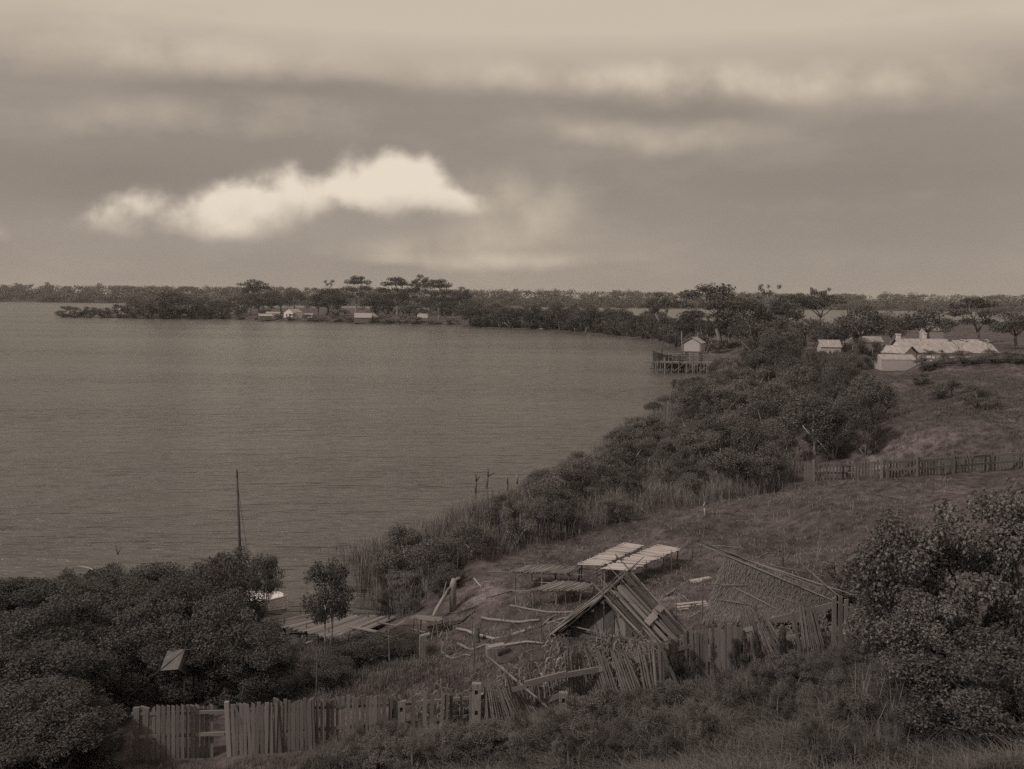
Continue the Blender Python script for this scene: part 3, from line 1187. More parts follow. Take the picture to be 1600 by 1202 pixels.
# shore bushes that overhang the water
for (px, b, t, w), nth in zip([(795, 800, 762, 46), (830, 782, 742, 50), (850, 772, 722, 60), (880, 762, 715, 50), (905, 742, 700, 46), (960, 700, 668, 44), (1022, 648, 622, 34), (1040, 640, 612, 40)],
                              ['nearest the dead stakes', 'second from the dead stakes', 'third from the dead stakes', 'fourth from the dead stakes', 'fifth from the dead stakes', 'third from the jetty', 'second from the jetty', 'nearest the jetty']):
    tree_px('shore_shrub', 'midtree', px, b, t, w, 'wind-bent shrub leaning over the lake edge, ' + nth, 'shrub', 'shrubs overhanging the lake')


# pale leaning stems in the thicket, each its own dead sapling
def dead_tree(px, base_py, top_py, lean_px, label, group, Y=None, r0=.045, kind='deadwood', forks=2, name='dead_sapling', cat='dead tree'):
    b = G(px, base_py) if Y is None else W(px, base_py, Y)
    b = Vector(b)
    top = W(px + lean_px, top_py, b.y)
    root = thing(name, b, label, cat, group)
    rng = random.Random(px * 7 + base_py)
    mb = MB()
    l = (top - b).length
    mid = b.lerp(top, .55) + Vector((rng.uniform(-.1, .1), 0, 0)) * l
    mb.tube([b - Vector((0, 0, .2)), b.lerp(mid, .5), mid], [r0, r0 * .9, r0 * .75], 6)
    part('stem', mb, kind, root, True)
    for i in range(forks):
        mb = MB()
        e = top if i == 0 else mid + Vector((rng.uniform(-.4, .4) * l, rng.uniform(-.15, .15) * l, rng.uniform(.2, .45) * l))
        mb.tube([mid, mid.lerp(e, .5) + Vector((rng.uniform(-.05, .05), 0, .04)) * l, e], [r0 * .7, r0 * .55, r0 * .3], 5)
        part('branch', mb, kind, root, True)
    return root


for px, b, t, ln in [(1052, 656, 622, -6), (1080, 664, 634, 3), (1112, 650, 612, -8), (1108, 650, 616, 4), (1145, 642, 610, 12), (1150, 644, 616, 4), (1120, 752, 706, 0), (1127, 748, 700, -2),
                     (1140, 752, 716, 1), (1082, 754, 722, -6), (1035, 764, 744, -3), (967, 778, 752, 1), (975, 784, 766, 2), (1018, 790, 776, 2), (855, 810, 784, 6), (1195, 618, 588, 6), (1102, 806, 784, 0), (1165, 738, 722, 0), (1010, 742, 715, 5), (930, 770, 745, -4), (890, 800, 770, 5), (1180, 690, 655, -6), (1230, 660, 630, 5), (1075, 700, 668, 4), (1250, 720, 690, 3), (1320, 660, 632, -4), (760, 850, 822, 4), (700, 880, 850, -4), (820, 835, 812, -5), (1160, 600, 578, 5), (1215, 598, 575, -4)]:
    dead_tree(px, b, t, ln, 'pale bare stem showing among the dark thicket leaves', 'pale stems in the thicket', r0=.05)

# ------------------------------------------------------------------ dead sticks standing in the lake
for px, b, t, ln, lab in [(743, 770, 738, -2, 'forked dead stake standing in the lake, nearest of the four'), (760, 762, 731, 1, 'forked dead stake in the lake with a pale tip'),
                          (793, 768, 746, 1, 'thin short dead stake in the lake beside the overhanging shrubs'), (808, 776, 741, 1, 'slim pale dead stake in the lake closest to the shrubs')]:
    p = P(px, b, 0)
    dead_tree(px, b, t, ln, lab, 'dead stakes in the lake', Y=p.y, r0=.09, kind='bark_dark' if px != 808 else 'bark', forks=2, name='lake_stake', cat='stake')


# ------------------------------------------------------------------ reeds and grasses (uncountable)
def blades(n, pos, length, width, lean, r, seg=2):
    """thin upright blades, each two quads; pos (n,3)"""
    a = r.uniform(0, 2 * np.pi, n)
    l = length * r.uniform(.55, 1.25, n)
    out = np.stack([np.cos(a), np.sin(a), np.zeros(n)], 1) * (l * lean * r.uniform(.2, 1.4, n))[:, None]
    upv = np.zeros((n, 3))
    upv[:, 2] = 1
    side = np.stack([np.cos(a + 1.2), np.sin(a + 1.2), np.zeros(n)], 1) * width * .5
    p0 = pos
    p1 = pos + out * .35 + upv * (l * .6)[:, None]
    p2 = pos + out + upv * (l * (1 - .35 * lean))[:, None]
    q1 = np.stack([p0 - side, p0 + side, p1 + side * .8, p1 - side * .8], 1)
    q2 = np.stack([p1 - side * .8, p1 + side * .8, p2 + side * .12, p2 - side * .12], 1)
    return np.concatenate([q1, q2])


def field(name, pxpoly, n_cl, per, length, width, lean, mat, label, cat, seed, spread=.25, size_noise=True):
    """tufts scattered over a patch of ground"""
    r = np.random.default_rng(seed)
    poly = np.array([G(x, y).xy for x, y in pxpoly])
    lo, hi = poly.min(0), poly.max(0)
    pts = np.zeros((0, 2))
    while len(pts) < n_cl:
        q = r.uniform(lo, hi, (n_cl * 3, 2))
        ins = np.zeros(len(q), bool)
        for i in range(len(poly)):
            ax, ay = poly[i]
            bx, by = poly[i - 1]
            ins ^= ((ay > q[:, 1]) != (by > q[:, 1])) & (q[:, 0] < (bx - ax) * (q[:, 1] - ay) / (by - ay + 1e-12) + ax)
        pts = np.concatenate([pts, q[ins]])
    pts = pts[:n_cl]
    k = np.repeat(np.arange(n_cl), per)
    xy = pts[k] + r.normal(size=(len(k), 2)) * spread
    z = np.maximum(terrain(xy[:, 0], xy[:, 1]), -.4) - .03
    sz = np.repeat(r.uniform(.6, 1.3, n_cl), per)
    pos = np.stack([xy[:, 0], xy[:, 1], z], 1)
    V = blades(len(k), pos, length * sz, width, lean, r)
    o = bpy.data.objects.new(name, quads_mesh(name, V, M[mat]))
    COL.objects.link(o)
    return tag(o, label, cat, kind='stuff')


field('reed_bed', [(598, 966), (560, 905), (548, 872), (660, 838), (760, 802), (850, 778), (940, 726), (1000, 676), (1040, 640), (1060, 655), (1010, 712), (920, 782), (840, 815), (700, 872), (640, 930)],
      1300, 26, 1.35, .03, .25, 'reed', 'belt of thin reeds along the lake edge', 'reeds', 41, .35)
field('reed_patch', [(930, 722), (985, 690), (1035, 668), (1045, 700), (980, 735)], 200, 26, 2.0, .03, .2, 'reed', 'paler tall reed patch on the bank below the jetty', 'reeds', 42, .35)
field('shallow_reeds', [(490, 870), (560, 845), (640, 838), (590, 890), (585, 950), (560, 950), (545, 900)], 130, 6, .7, .03, .3, 'leaf_dark', 'sparse reed stalks standing in the shallow water', 'reeds', 43, .22)
field('foreground_scrub', [(470, 1215), (520, 1165), (640, 1140), (770, 1155), (860, 1122), (960, 1098), (1040, 1096), (1180, 1062), (1300, 1022), (1370, 1010), (1640, 1040), (1640, 1215)],
      2400, 46, .42, .012, .75, 'grass', 'soft tussock grass and bracken on the near slope', 'grass', 44, .13)
field('bracken_tussocks', [(560, 1215), (640, 1168), (780, 1172), (870, 1140), (980, 1118), (1060, 1110), (1200, 1080), (1330, 1055), (1640, 1060), (1640, 1240), (560, 1240)],
      420, 150, .66, .012, .9, 'grass', 'large soft tussocks swelling up on the near slope', 'tussocks', 50, .2)
field('slope_grass', [(480, 1150), (640, 1110), (850, 1075), (1035, 1060), (1320, 990), (1400, 985), (1660, 1010), (1660, 1225), (180, 1230), (180, 1192), (440, 1186)],
      5200, 10, .26, .012, .6, 'grass_short', 'short dry grass covering the near slope', 'grass', 45, .16)
field('clearing_grass', [(650, 1050), (640, 990), (760, 900), (900, 835), (1110, 782), (1260, 750), (1600, 740), (1600, 900), (1330, 900), (1300, 990), (1000, 1060), (700, 1100), (480, 1100), (430, 1020), (560, 1010)],
      6500, 8, .16, .016, .7, 'grass_short', 'short patchy grass over the clearing', 'grass', 46, .22)
field('clearing_litter', [(640, 1050), (650, 990), (760, 905), (900, 840), (1110, 786), (1260, 752), (1500, 745), (1500, 900), (1330, 900), (1300, 990), (1000, 1060), (700, 1090)],
      1500, 2, .3, .02, 2.7, 'slat_grey', 'twigs and bark litter strewn over the clearing', 'litter', 51, .3)
field('hillside_grass', [(1378, 730), (1378, 590), (1500, 580), (1640, 590), (1640, 735)], 2600, 9, .3, .035, .6, 'grass_short', 'rough grass on the hillside below the farmhouse', 'grass', 47, .5)
field('thicket_undergrowth', [(620, 970), (700, 905), (830, 856), (1000, 806), (1110, 786), (1240, 752), (1250, 735), (1150, 700), (1030, 690), (940, 745), (850, 785), (700, 855), (610, 920)],
      2600, 20, 1.15, .022, .45, 'grass', 'tangled undergrowth between the thicket bushes', 'undergrowth', 48, .35)
field('garden_weeds', [(440, 1095), (420, 1010), (520, 1000), (640, 1010), (700, 1050), (760, 1060), (690, 1090), (560, 1100)], 700, 16, .3, .02, .6, 'grass', 'weeds on the ground behind the paling fence', 'weeds', 49, .25)


def base_line0(px):
    return float(np.interp(px, [1030, 1100, 1160, 1240], [1077, 1057, 1042, 1024]))


# ------------------------------------------------------------------ near trees, left and right
NL = 'tea-trees by the near shore'
for px, b, t, w, kd, lab in [
    (345, 985, 860, 104, 'near', 'tallest dense dark tea-tree below the boat mast'),
    (300, 992, 878, 150, 'near', 'dense tea-tree next to the tallest one on its left'),
    (225, 992, 880, 120, 'near', 'round-topped tea-tree below the crooked thin pole'),
    (150, 990, 888, 110, 'near', 'low tea-tree with a fallen branch beside its top'),
    (115, 985, 890, 60, 'near', 'narrow tea-tree poking up near the fallen branch'),
    (70, 990, 892, 110, 'near', 'spreading tea-tree second from the edge of view'),
    (5, 990, 898, 110, 'near', 'tea-tree at the edge of view by the lake'),
    (414, 958, 866, 66, 'sapling', 'bushy tea-tree head overhanging the moored white boat'),
    (402, 988, 942, 26, 'sapling', 'little dark sapling in front of the white boat'),
    (515, 1024, 880, 96, 'sapling', 'lone slim tea-tree standing in front of the slab jetty')]:
    tree_px('tea_tree', kd, px, b, t, w, lab, 'tree', NL)
for i, (px, b, t, w) in enumerate([(40, 1060, 935, 170), (130, 1075, 930, 170), (210, 1080, 945, 150), (320, 1075, 925, 140), (385, 1082, 972, 110), (20, 1120, 985, 190), (110, 1130, 985, 190), (150, 1135, 1000, 140),
                                  (250, 1098, 1000, 110), (310, 1096, 985, 130), (375, 1095, 1000, 110), (-40, 1160, 1040, 200), (60, 1185, 1050, 190), (105, 1190, 1060, 150), (160, 1178, 1085, 66), (-30, 1090, 960, 170),
                                  (425, 1088, 1012, 90), (20, 1225, 1110, 200), (80, 1230, 1120, 160), (150, 1225, 1130, 66)]):
    tree_px('dark_shrub', 'near', px, b, t, w, 'very dark bush in the dense mass behind and beside the fence gate', 'bush', 'bushes massed beside the fence gate')
for px, b, t, w in [(35, 1000, 906, 150), (95, 1002, 908, 140), (180, 1002, 902, 140), (258, 1004, 894, 150), (325, 1004, 890, 130), (130, 1012, 912, 150), (290, 1018, 905, 150), (210, 1018, 908, 150), (-15, 1005, 905, 130)]:
    tree_px('shore_thicket_bush', 'near', px, b, t, w, 'dark bush filling the solid mass under the row of tea-tree tops', 'bush', 'bushes under the tea-tree tops')
for px, b, t, w, lab in [(560, 1045, 990, 120, 'dark leafy bush below the jetty logs'), (625, 1030, 985, 70, 'bush shading the squared timber post'), (600, 960, 925, 50, 'dark bush at the corner of jetty and reeds'), (500, 1070, 1030, 80, 'low bush behind the paling fence near a thin stake'),
                         (700, 925, 890, 60, 'bush behind the leaning forked log')]:
    tree_px('low_bush', 'near', px, b, t, w, lab, 'bush')
for px, b, t, w, lab in [(1432, 1060, 800, 230, 'large broad-leaved bush beside the fence end palings'), (1512, 1050, 758, 250, 'tallest broad-leaved bush at the edge of view'),
                         (1600, 1070, 790, 180, 'broad-leaved bush furthest out at the edge of view'), (1388, 1035, 850, 150, 'smaller broad-leaved bush leaning over the end palings'),
                         (1452, 1092, 925, 180, 'broad-leaved bush filling the hollow between the larger ones'), (1500, 1135, 985, 220, 'low broad-leaved bush filling the corner below the taller ones'), (1590, 1190, 1010, 220, 'broad-leaved bush lowest in the corner of the view'),
                         (1318, 935, 866, 80, 'sparse broad-leaved sprig bush behind the thatched shelter')]:
    tree_px('broad_leaved_bush', 'broad', px, b, t, w, lab, 'bush', 'broad-leaved bushes at the fence end')


# low tangled scrub on the near slope
rs = random.Random(91)
for i in range(95):
    px = rs.uniform(520, 1420)
    lo = np.interp(px, [520, 640, 770, 860, 960, 1040, 1180, 1300, 1420], [1196, 1170, 1178, 1146, 1120, 1114, 1082, 1052, 1046])
    py = lo + (1225 - lo) * rs.random() ** 1.3
    hpx = rs.choice([rs.uniform(14, 26), rs.uniform(22, 44)])
    tree_px('scrub_bush', rs.choice(['scrub', 'darkscrub', 'scrub']), px, py, py - hpx, hpx * rs.uniform(1.3, 2.4), 'low tangled scrub bush on the near slope before the fences', 'bush', 'low scrub on the near slope')
for i in range(10):
    px = rs.uniform(1040, 1240)
    py = base_line0(px) + rs.uniform(1, 6)
    tree_px('fence_weed', 'darkscrub', px, py, py - rs.uniform(8, 18), rs.uniform(14, 26), 'weedy bush growing against the foot of the slab fence', 'bush', 'weeds along the slab fence')


# straw-like dead stalks below the big bush
def stalk_tuft(px, py, n, seed):
    b = G(px, py)
    r = random.Random(seed)
    root = thing('dry_stalks', b, 'bundle of dry straw-like stalks below the broad-leaved bush', 'stalks', 'dry stalks below the broad-leaved bush')
    for i in range(n):
        o = Vector((r.uniform(-.25, .25), r.uniform(-.2, .2), 0))
        tip = o + Vector((r.uniform(-.45, .35), r.uniform(-.2, .2), r.uniform(.5, 1.1)))
        piece('stalk', 's_deadwood', b + o, b + tip, .010, .010, root)


for i, (px, py) in enumerate([(1350, 1120), (1380, 1095), (1405, 1115), (1375, 1140), (1430, 1090), (1440, 1130), (1395, 1075)]):
    stalk_tuft(px, py, 6, i)


# ------------------------------------------------------------------ front fence
def fence_pt(px, py_base):
    return G(px, py_base)


def paling(root, tx, ty, bx, by, wpx, kind='wood', tpx=2.0, name='paling', dy=0.0, up=0.0):
    """upright piece whose foot stands at pixel bx,by and whose top shows at tx,ty"""
    b = G(bx, by)
    a = Vector((b.x, b.y + dy, b.z - .05))
    t = W(tx, ty, b.y + dy + up)
    return piece(name, kind, a, t, wpx * b.y / F, tpx * b.y / F, root)


def base_line(px):
    return float(np.interp(px, [180, 230, 350, 480, 600, 720, 820, 900, 1030, 1100, 1160, 1240, 1310, 1350], [1190, 1187, 1182, 1172, 1157, 1142, 1122, 1102, 1077, 1057, 1042, 1024, 1007, 1000]))


def rail(root, x0, y0, x1, y1, w, t, kind='wood', back=.16, name='rail'):
    a = W(x0, y0, G(x0, base_line(x0)).y + back)
    b = W(x1, y1, G(x1, base_line(x1)).y + back)
    return piece(name, kind, a, b, t, w, root, face=(0, 0, 1))


def post_with_mortises(root, px, top, wpx, holes, base=None):
    base = base_line(px) if base is None else base
    b = G(px, base)
    w = wpx * b.y / F
    t = W(px, top, b.y)
    y0 = b.y - .03
    hh = t.z - b.z
    mb = MB()
    # four cheeks round the mortise holes so the holes are real
    zs = [b.z - .1]
    for hy in holes:
        zc = W(px, hy, b.y).z
        zs += [zc - .07, zc + .07]
    zs.append(t.z)
    zs = sorted(zs)
    th = w * .75
    for i in range(0, len(zs) - 1):
        solid = (i % 2 == 0)
        c = (zs[i] + zs[i + 1]) / 2
        h = (zs[i + 1] - zs[i]) / 2
        if solid:
            mb.box((b.x, y0, c), (w / 2, 0, 0), (0, th / 2, 0), (0, 0, h))
        else:
            for s in (-1, 1):
                mb.box((b.x + s * w * .34, y0, c), (w * .16, 0, 0), (0, th / 2 - .004, 0), (0, 0, h))
            mb.box((b.x, y0 + th * .35, c), (w * .18, 0, 0), (0, th * .1, 0), (0, 0, h))
    part('post', mb, 'wood', root)


rf = random.Random(55)
# -- sawn paling stretch at the bottom, with gate panel
f1 = thing('paling_fence', G(400, 1175), 'old sawn paling fence with gate panel along the bottom of the view', 'fence')
for px, w in ((213, 10), (226, 13)):
    paling(f1, px, 1107 if px < 220 else 1105, px, 1187, w, 'wood', 6, 'post')
x = 237.0
while x < 329:
    w = rf.uniform(5.2, 6.6)
    paling(f1, x + w / 2, 1102 + rf.uniform(-1, 1.5), x + w / 2 + rf.uniform(-.5, .5), base_line(x), w, 'wood')
    x += w + rf.uniform(1.2, 2.4)
rail(f1, 205, 1116, 354, 1112, .09, .05, 'wood_pale', .05)
rail(f1, 205, 1152, 354, 1146, .10, .05, 'wood_pale', .05)
rail(f1, 322, 1122, 354, 1119, .07, .04, 'wood_pale', .05)
paling(f1, 354, 1098, 359, 1182, 7, 'wood_pale', 6, 'post')
x = 362.0
while x < 482:
    w = rf.uniform(4.5, 7.2)
    ln = rf.uniform(-1.5, 2.5)
    paling(f1, x + w / 2 - ln, np.interp(x, [362, 430, 482], [1099, 1096, 1092]) + rf.uniform(-2, 3), x + w / 2 + ln, base_line(x), w, 'wood')
    x += w + rf.uniform(.4, 1.8)
paling(f1, 366, 1100, 396, 1174, 5, 'wood', 2, 'paling', dy=-.12)
paling(f1, 376, 1102, 408, 1172, 4, 'wood', 2, 'paling', dy=-.14)
paling(f1, 431, 1092, 438, 1175, 8, 'wood', 7, 'post', dy=-.02)
paling(f1, 486, 1090, 490, 1170, 8, 'wood', 7, 'post', dy=-.02)
x = 493.0
while x < 622:
    w = rf.uniform(4.2, 6.4)
    paling(f1, x + w / 2 + rf.uniform(-1, 1), np.interp(x, [490, 560, 622], [1093, 1088, 1086]) + rf.uniform(-2, 3), x + w / 2, base_line(x), w, 'wood')
    x += w + rf.uniform(.8, 3.0)
rail(f1, 352, 1112, 490, 1106, .09, .05)
rail(f1, 352, 1146, 490, 1140, .09, .05)
rail(f1, 488, 1106, 630, 1100, .09, .05)
rail(f1, 488, 1140, 630, 1130, .09, .05)
paling(f1, 614, 1084, 617, 1152, 6, 'wood', 6, 'post')
post_with_mortises(f1, 627, 1094, 13, [1107])
x = 642.0
while x < 734:
    w = rf.uniform(4.0, 6.6)
    if rf.random() > .12:
        paling(f1, x + w / 2 + rf.uniform(-2, 2), np.interp(x, [640, 734], [1084, 1076]) + rf.uniform(-5, 6), x + w / 2, base_line(x), w, 'wood')
    x += w + rf.uniform(1.0, 4.5)
rail(f1, 630, 1100, 742, 1090, .09, .05)
rail(f1, 630, 1130, 742, 1118, .09, .05)
post_with_mortises(f1, 744, 1067, 14, [1080, 1112])

# -- collapsed stake stretch
f2 = thing('stake_fence', G(860, 1105), 'half-collapsed fence of loose round stakes leaning on split rails', 'fence')
for i in range(20):
    tx = 755 + i * 2.7 + rf.uniform(-1.5, 1.5)
    bx = 757 + i * 4.2 + rf.uniform(-2, 2)
    paling(f2, tx, 1074 + i * .35 + rf.uniform(-4, 5), bx, base_line(bx) - 4, rf.uniform(2.4, 3.6), 's_wood', rf.uniform(2.4, 3.4), 'stake', dy=-.05, up=.12)
for i in range(10):
    tx = 790 + i * 2.8 + rf.uniform(-1, 1)
    bx = 808 + i * 3.6
    paling(f2, tx, 1062 + rf.uniform(-6, 6) + i * 1.2, bx, base_line(bx) - 6, rf.uniform(2.4, 3.4), 's_wood', 3, 'stake', dy=-.15, up=.3)
paling(f2, 777, 1039, 862, 1101, 4, 's_wood_pale', 4, 'pole', dy=-.3, up=.5)
rail(f2, 820, 1069, 886, 1052, .16, .08)
rail(f2, 850, 1096, 878, 1085, .15, .07)
rail(f2, 742, 1092, 824, 1072, .12, .06)
post_with_mortises(f2, 880, 1081, 13, [1093])
for i in range(11):
    tx = 884 + i * 2.6 + rf.uniform(-1, 1)
    bx = 887 + i * 3.0
    paling(f2, tx, 1023 + rf.uniform(-4, 8), bx, base_line(bx) - 8, rf.uniform(2.6, 4), 's_wood', 3, 'stake', dy=-.05)
for i in range(15):
    tx = 908 + i * 2.9 + rf.uniform(-1, 1)
    bx = 926 + i * 3.0
    paling(f2, tx, 1030 + rf.uniform(-5, 8), bx, base_line(bx) - 6, rf.uniform(2.4, 3.6), 's_wood', 3, 'stake', dy=-.1, up=.2)
for i in range(8):
    tx = 957 + i * 3.5 + rf.uniform(-1, 1)
    bx = 975 + i * 4.2
    paling(f2, tx, 1026 + rf.uniform(-3, 6), bx, base_line(bx) - 4, rf.uniform(3, 4.6), 's_wood', 3, 'stake', dy=-.1, up=.15)
rail(f2, 934, 1046, 1022, 1024, .16, .08)
rail(f2, 884, 1055, 936, 1046, .16, .08)
rail(f2, 990, 1064, 1026, 1058, .10, .06)

for i in range(9):
    tx = 822 + i * 6.5 + rf.uniform(-2, 2)
    bx = tx + rf.uniform(2, 14)
    paling(f2, tx, np.interp(tx, [820, 884], [1066, 1046]) + rf.uniform(-6, 12), bx, base_line(bx) - 6, rf.uniform(2.4, 3.6), 's_wood', 3, 'stake', dy=-.05, up=.2)
for i in range(6):
    tx = 996 + i * 4.4 + rf.uniform(-1, 1)
    paling(f2, tx, 1018 + rf.uniform(-5, 8), tx + rf.uniform(4, 14), base_line(tx) - 3, rf.uniform(3, 4.6), 's_wood', 3, 'stake', dy=-.08, up=.1)
# -- slab stretch on the rise
f3 = thing('slab_fence', G(1180, 1035), 'tall split-slab and stake fence climbing to the broad-leaved bush', 'fence')
paling(f3, 1020, 1011, 1027, 1078, 5, 's_wood_pale', 5, 'post', dy=-.04)
for i in range(8):
    tx = 1030 + i * 5.2
    paling(f3, tx, 1002 - i + rf.uniform(-4, 5), tx + rf.uniform(0, 6), base_line(tx), rf.uniform(4.4, 7), 'wood', 2.4)
paling(f3, 1030, 1004, 1060, 1072, 5, 'wood', 2, 'paling', dy=-.12)
for i in range(19):
    tx = 1070 + i * 4.9
    paling(f3, tx, np.interp(tx, [1070, 1160], [988, 977]) + rf.uniform(-6, 6), tx + rf.uniform(-1, 4), base_line(tx), rf.uniform(3, 5.4), 'wood', 2.4)
for i in range(17):
    tx = 1158 + i * 2.6 + rf.uniform(-1, 1)
    bx = tx + 4 + i * 2.1
    paling(f3, tx, 966 + i * .3 + rf.uniform(-4, 4), bx, base_line(bx) - 2, rf.uniform(2.2, 3.4), 's_wood', 3, 'stake', dy=-.06, up=.12)
paling(f3, 1198, 968, 1238, 1024, 3, 's_wood_pale', 3, 'stake', dy=-.2, up=.3)
rail(f3, 1026, 1022, 1110, 1002, .12, .06)
rail(f3, 1100, 1004, 1200, 974, .12, .06)
rail(f3, 1192, 974, 1304, 945, .16, .08)
rail(f3, 1205, 1003, 1304, 980, .10, .06)
rail(f3, 1030, 1056, 1110, 1036, .10, .06)
paling(f3, 1238, 953, 1250, 1022, 4, 'wood', 4, 'stake', dy=-.06)
for i in range(11):
    tx = 1250 + i * 2.4
    paling(f3, tx, 956 + rf.uniform(-4, 4), tx + 6 + i * 1.0, base_line(tx) - 1, rf.uniform(2.6, 3.8), 's_wood', 3, 'stake', dy=-.05)
paling(f3, 1269, 956, 1288, 1011, 7, 'wood', 3, 'paling', dy=-.08)
for px, t, w in ((1303, 932, 6.5), (1313, 934, 6), (1322, 938, 6), (1331, 944, 6), (1341, 950, 7)):
    paling(f3, px, t, px + rf.uniform(-1, 1), base_line(px), w, 'wood', 3, 'slab')

# ------------------------------------------------------------------ back paling fence
f4 = thing('back_paling_fence', G(1370, 752), 'long low paling fence with two rails crossing behind the clearing', 'fence')


def bl4(px):
    return float(np.interp(px, [1160, 1272, 1325, 1377, 1432, 1490, 1600], [757, 752, 750, 748, 744, 740, 733]))


def tl4(px):
    return float(np.interp(px, [1160, 1272, 1325, 1377, 1432, 1490, 1600], [728, 722, 722, 718, 715, 711, 703]))


x = 1258.0
while x < 1600:
    b = G(x, bl4(x))
    t = W(x, tl4(x) + rf.uniform(-1.5, 2), b.y)
    piece('paling', 'wood', Vector((b.x, b.y + .06, b.z - .1)), t, 3.0 * b.y / F, .02, f4)
    x += rf.uniform(4.4, 5.6)
for px in (1271, 1325, 1377, 1432, 1489, 1548, 1600):
    b = G(px, bl4(px))
    piece('post', 'wood', Vector((b.x, b.y - .06, b.z - .1)), W(px, tl4(px) - 3, b.y), .13, .12, f4)
pp = [1271, 1325, 1377, 1432, 1489, 1548, 1600]
for a_, b_ in zip(pp[:-1], pp[1:]):
    for dz in (5, 17):
        A = W(a_, tl4(a_) + dz, G(a_, bl4(a_)).y - .02)
        B = W(b_, tl4(b_) + dz, G(b_, bl4(b_)).y - .02)
        piece('rail', 'wood', A, B, .06, .13, f4, face=(0, 0, 1))
A = W(1163, 728, G(1163, 757).y)
piece('rail', 'wood', W(1166, 741, G(1166, 757).y), W(1186, 741, G(1186, 756).y), .06, .1, f4, face=(0, 0, 1))
piece('post', 'wood_pale', G(1163, 745), A, .14, .12, f4)


# ------------------------------------------------------------------ the A-frame hut
def build_hut():
    Fa = W(942, 931, 35.0)
    Ba = W(983, 893, 36.5)
    rdir = (Ba - Fa)
    hd = Vector((rdir.x, rdir.y, 0)).normalized()
    perp = Vector((hd.y, -hd.x, 0))

    def eave(s, t, w):
        p = Fa.lerp(Ba, t) + perp * s * w
        p.z = tz(p.x, p.y) + .05
        return p
    base = (eave(-1, .5, 1.9) + eave(1, .5, 1.9)) / 2
    base.z = tz(base.x, base.y)
    root = thing('pole_hut', base, 'small ruinous A-frame hut of poles and bark slabs behind the fence', 'hut')
    ext = (Fa - Ba) * .06
    piece('ridge_pole', 's_wood', Fa + ext, Ba - ext, .10, .10, root)
    r = random.Random(9)
    # left slope slabs and right slope slabs
    for s in (-1, 1):
        n = 19
        for i in range(n):
            t = i / (n - 1)
            a = Fa.lerp(Ba, min(1, max(0, t + r.uniform(-.05, .05)))) + Vector((0, 0, r.uniform(-.03, .12)))
            e = eave(s, t + r.uniform(-.06, .06), 2.0 + .22 * t + r.uniform(-.35, .15))
            d = (a - e).normalized()
            nrm = hd.cross(d)
            if nrm.z < 0:
                nrm = -nrm
            piece('slab', r.choice(['wood', 'wood_dark', 'wood_dark']), e, a + d * r.uniform(-.25, .16), r.uniform(.10, .19), .025, root, face=nrm + hd * r.uniform(-.25, .25))
        # round rafters on top
        for t in ((0, .22, .62, 1.0) if s == 1 else (0, .05, .5, 1.0)):
            a = Fa.lerp(Ba, t) + Vector((0, 0, .07))
            e = eave(s, t, 2.12 + .2 * t)
            d = (a - e).normalized()
            piece('rafter', 's_wood' if t != 0 else 's_wood_pale', e, a + d * r.uniform(.04, .16), .085, .085, root)
        # purlins
        for q in (.35, .7):
            pts = []
            for t in (0.0, 1.0):
                a = Fa.lerp(Ba, t)
                pts.append(a.lerp(eave(s, t, 2.0), q) - Vector((0, 0, .05)))
            piece('purlin', 's_wood_dark', pts[0], pts[1], .07, .07, root)
    # bark sheets under the slabs
    for s in (-1, 1):
        for i in range(5):
            t = (i + .5) / 5
            a = Fa.lerp(Ba, t) - Vector((0, 0, .05))
            e = eave(s, t, 1.9 + .2 * t)
            nrm = hd.cross((a - e).normalized())
            nrm = nrm if nrm.z > 0 else -nrm
            lo = e.lerp(a, .45 if (s == 1 and i >= 3) else .08)
            piece('bark_sheet', 'wood_dark', lo - nrm * .04, a - nrm * .04, .42, .02, root, face=nrm)
    # two loose boards laid on the lit slope
    for t, q, ln in ((.42, .66, .52), (.80, .60, .46)):
        a = Fa.lerp(Ba, t)
        e = eave(1, t, 2.1)
        c = a.lerp(e, q)
        nrm = hd.cross((a - e).normalized())
        if nrm.z < 0:
            nrm = -nrm
        c = c + nrm * .10
        piece('loose_board', 'wood_pale', c - rdir.normalized() * ln * .6, c + rdir.normalized() * ln * .6, .24, .03, root, face=nrm)
    # end wall of upright bark slabs, set back under the eaves
    n = 7
    for i in range(n):
        s = -.78 + 1.56 * (i + .5) / n
        off = Fa + hd * .45 + perp * s * 1.9
        gz = tz(off.x, off.y)
        top = Fa.z - abs(s) * (Fa.z - gz) - .02
        a = Vector((off.x, off.y, gz - .05))
        piece('wall_slab', 'wood_dark' if i in (0, 1, 3, 5) else 'wood', a, Vector((off.x, off.y, top)), 1.56 * 1.9 / n * .97, .03, root, face=-hd)
    # cross pole and broken rear
    a = Fa + hd * .2 - perp * 1.25
    b = Fa + hd * .2 + perp * 1.45
    a.z = tz(a.x, a.y) + .42
    b.z = tz(b.x, b.y) + .22
    piece('cross_pole', 's_wood_pale', a, b, .05, .05, root)
    for i in range(4):
        e = eave(-1, i * .25, 2.25 + r.uniform(-.1, .3))
        a = Fa.lerp(Ba, i * .25 - .05)
        piece('brace_pole', 's_wood', e, e.lerp(a, r.uniform(.5, 1.02)) + Vector((-.05, -.05, .16)), .055, .055, root)
    e = eave(1, .0, 2.35)
    piece('brace_pole', 's_wood_pale', e, e.lerp(Fa, .3) + Vector((0, 0, .1)), .12, .12, root)


build_hut()


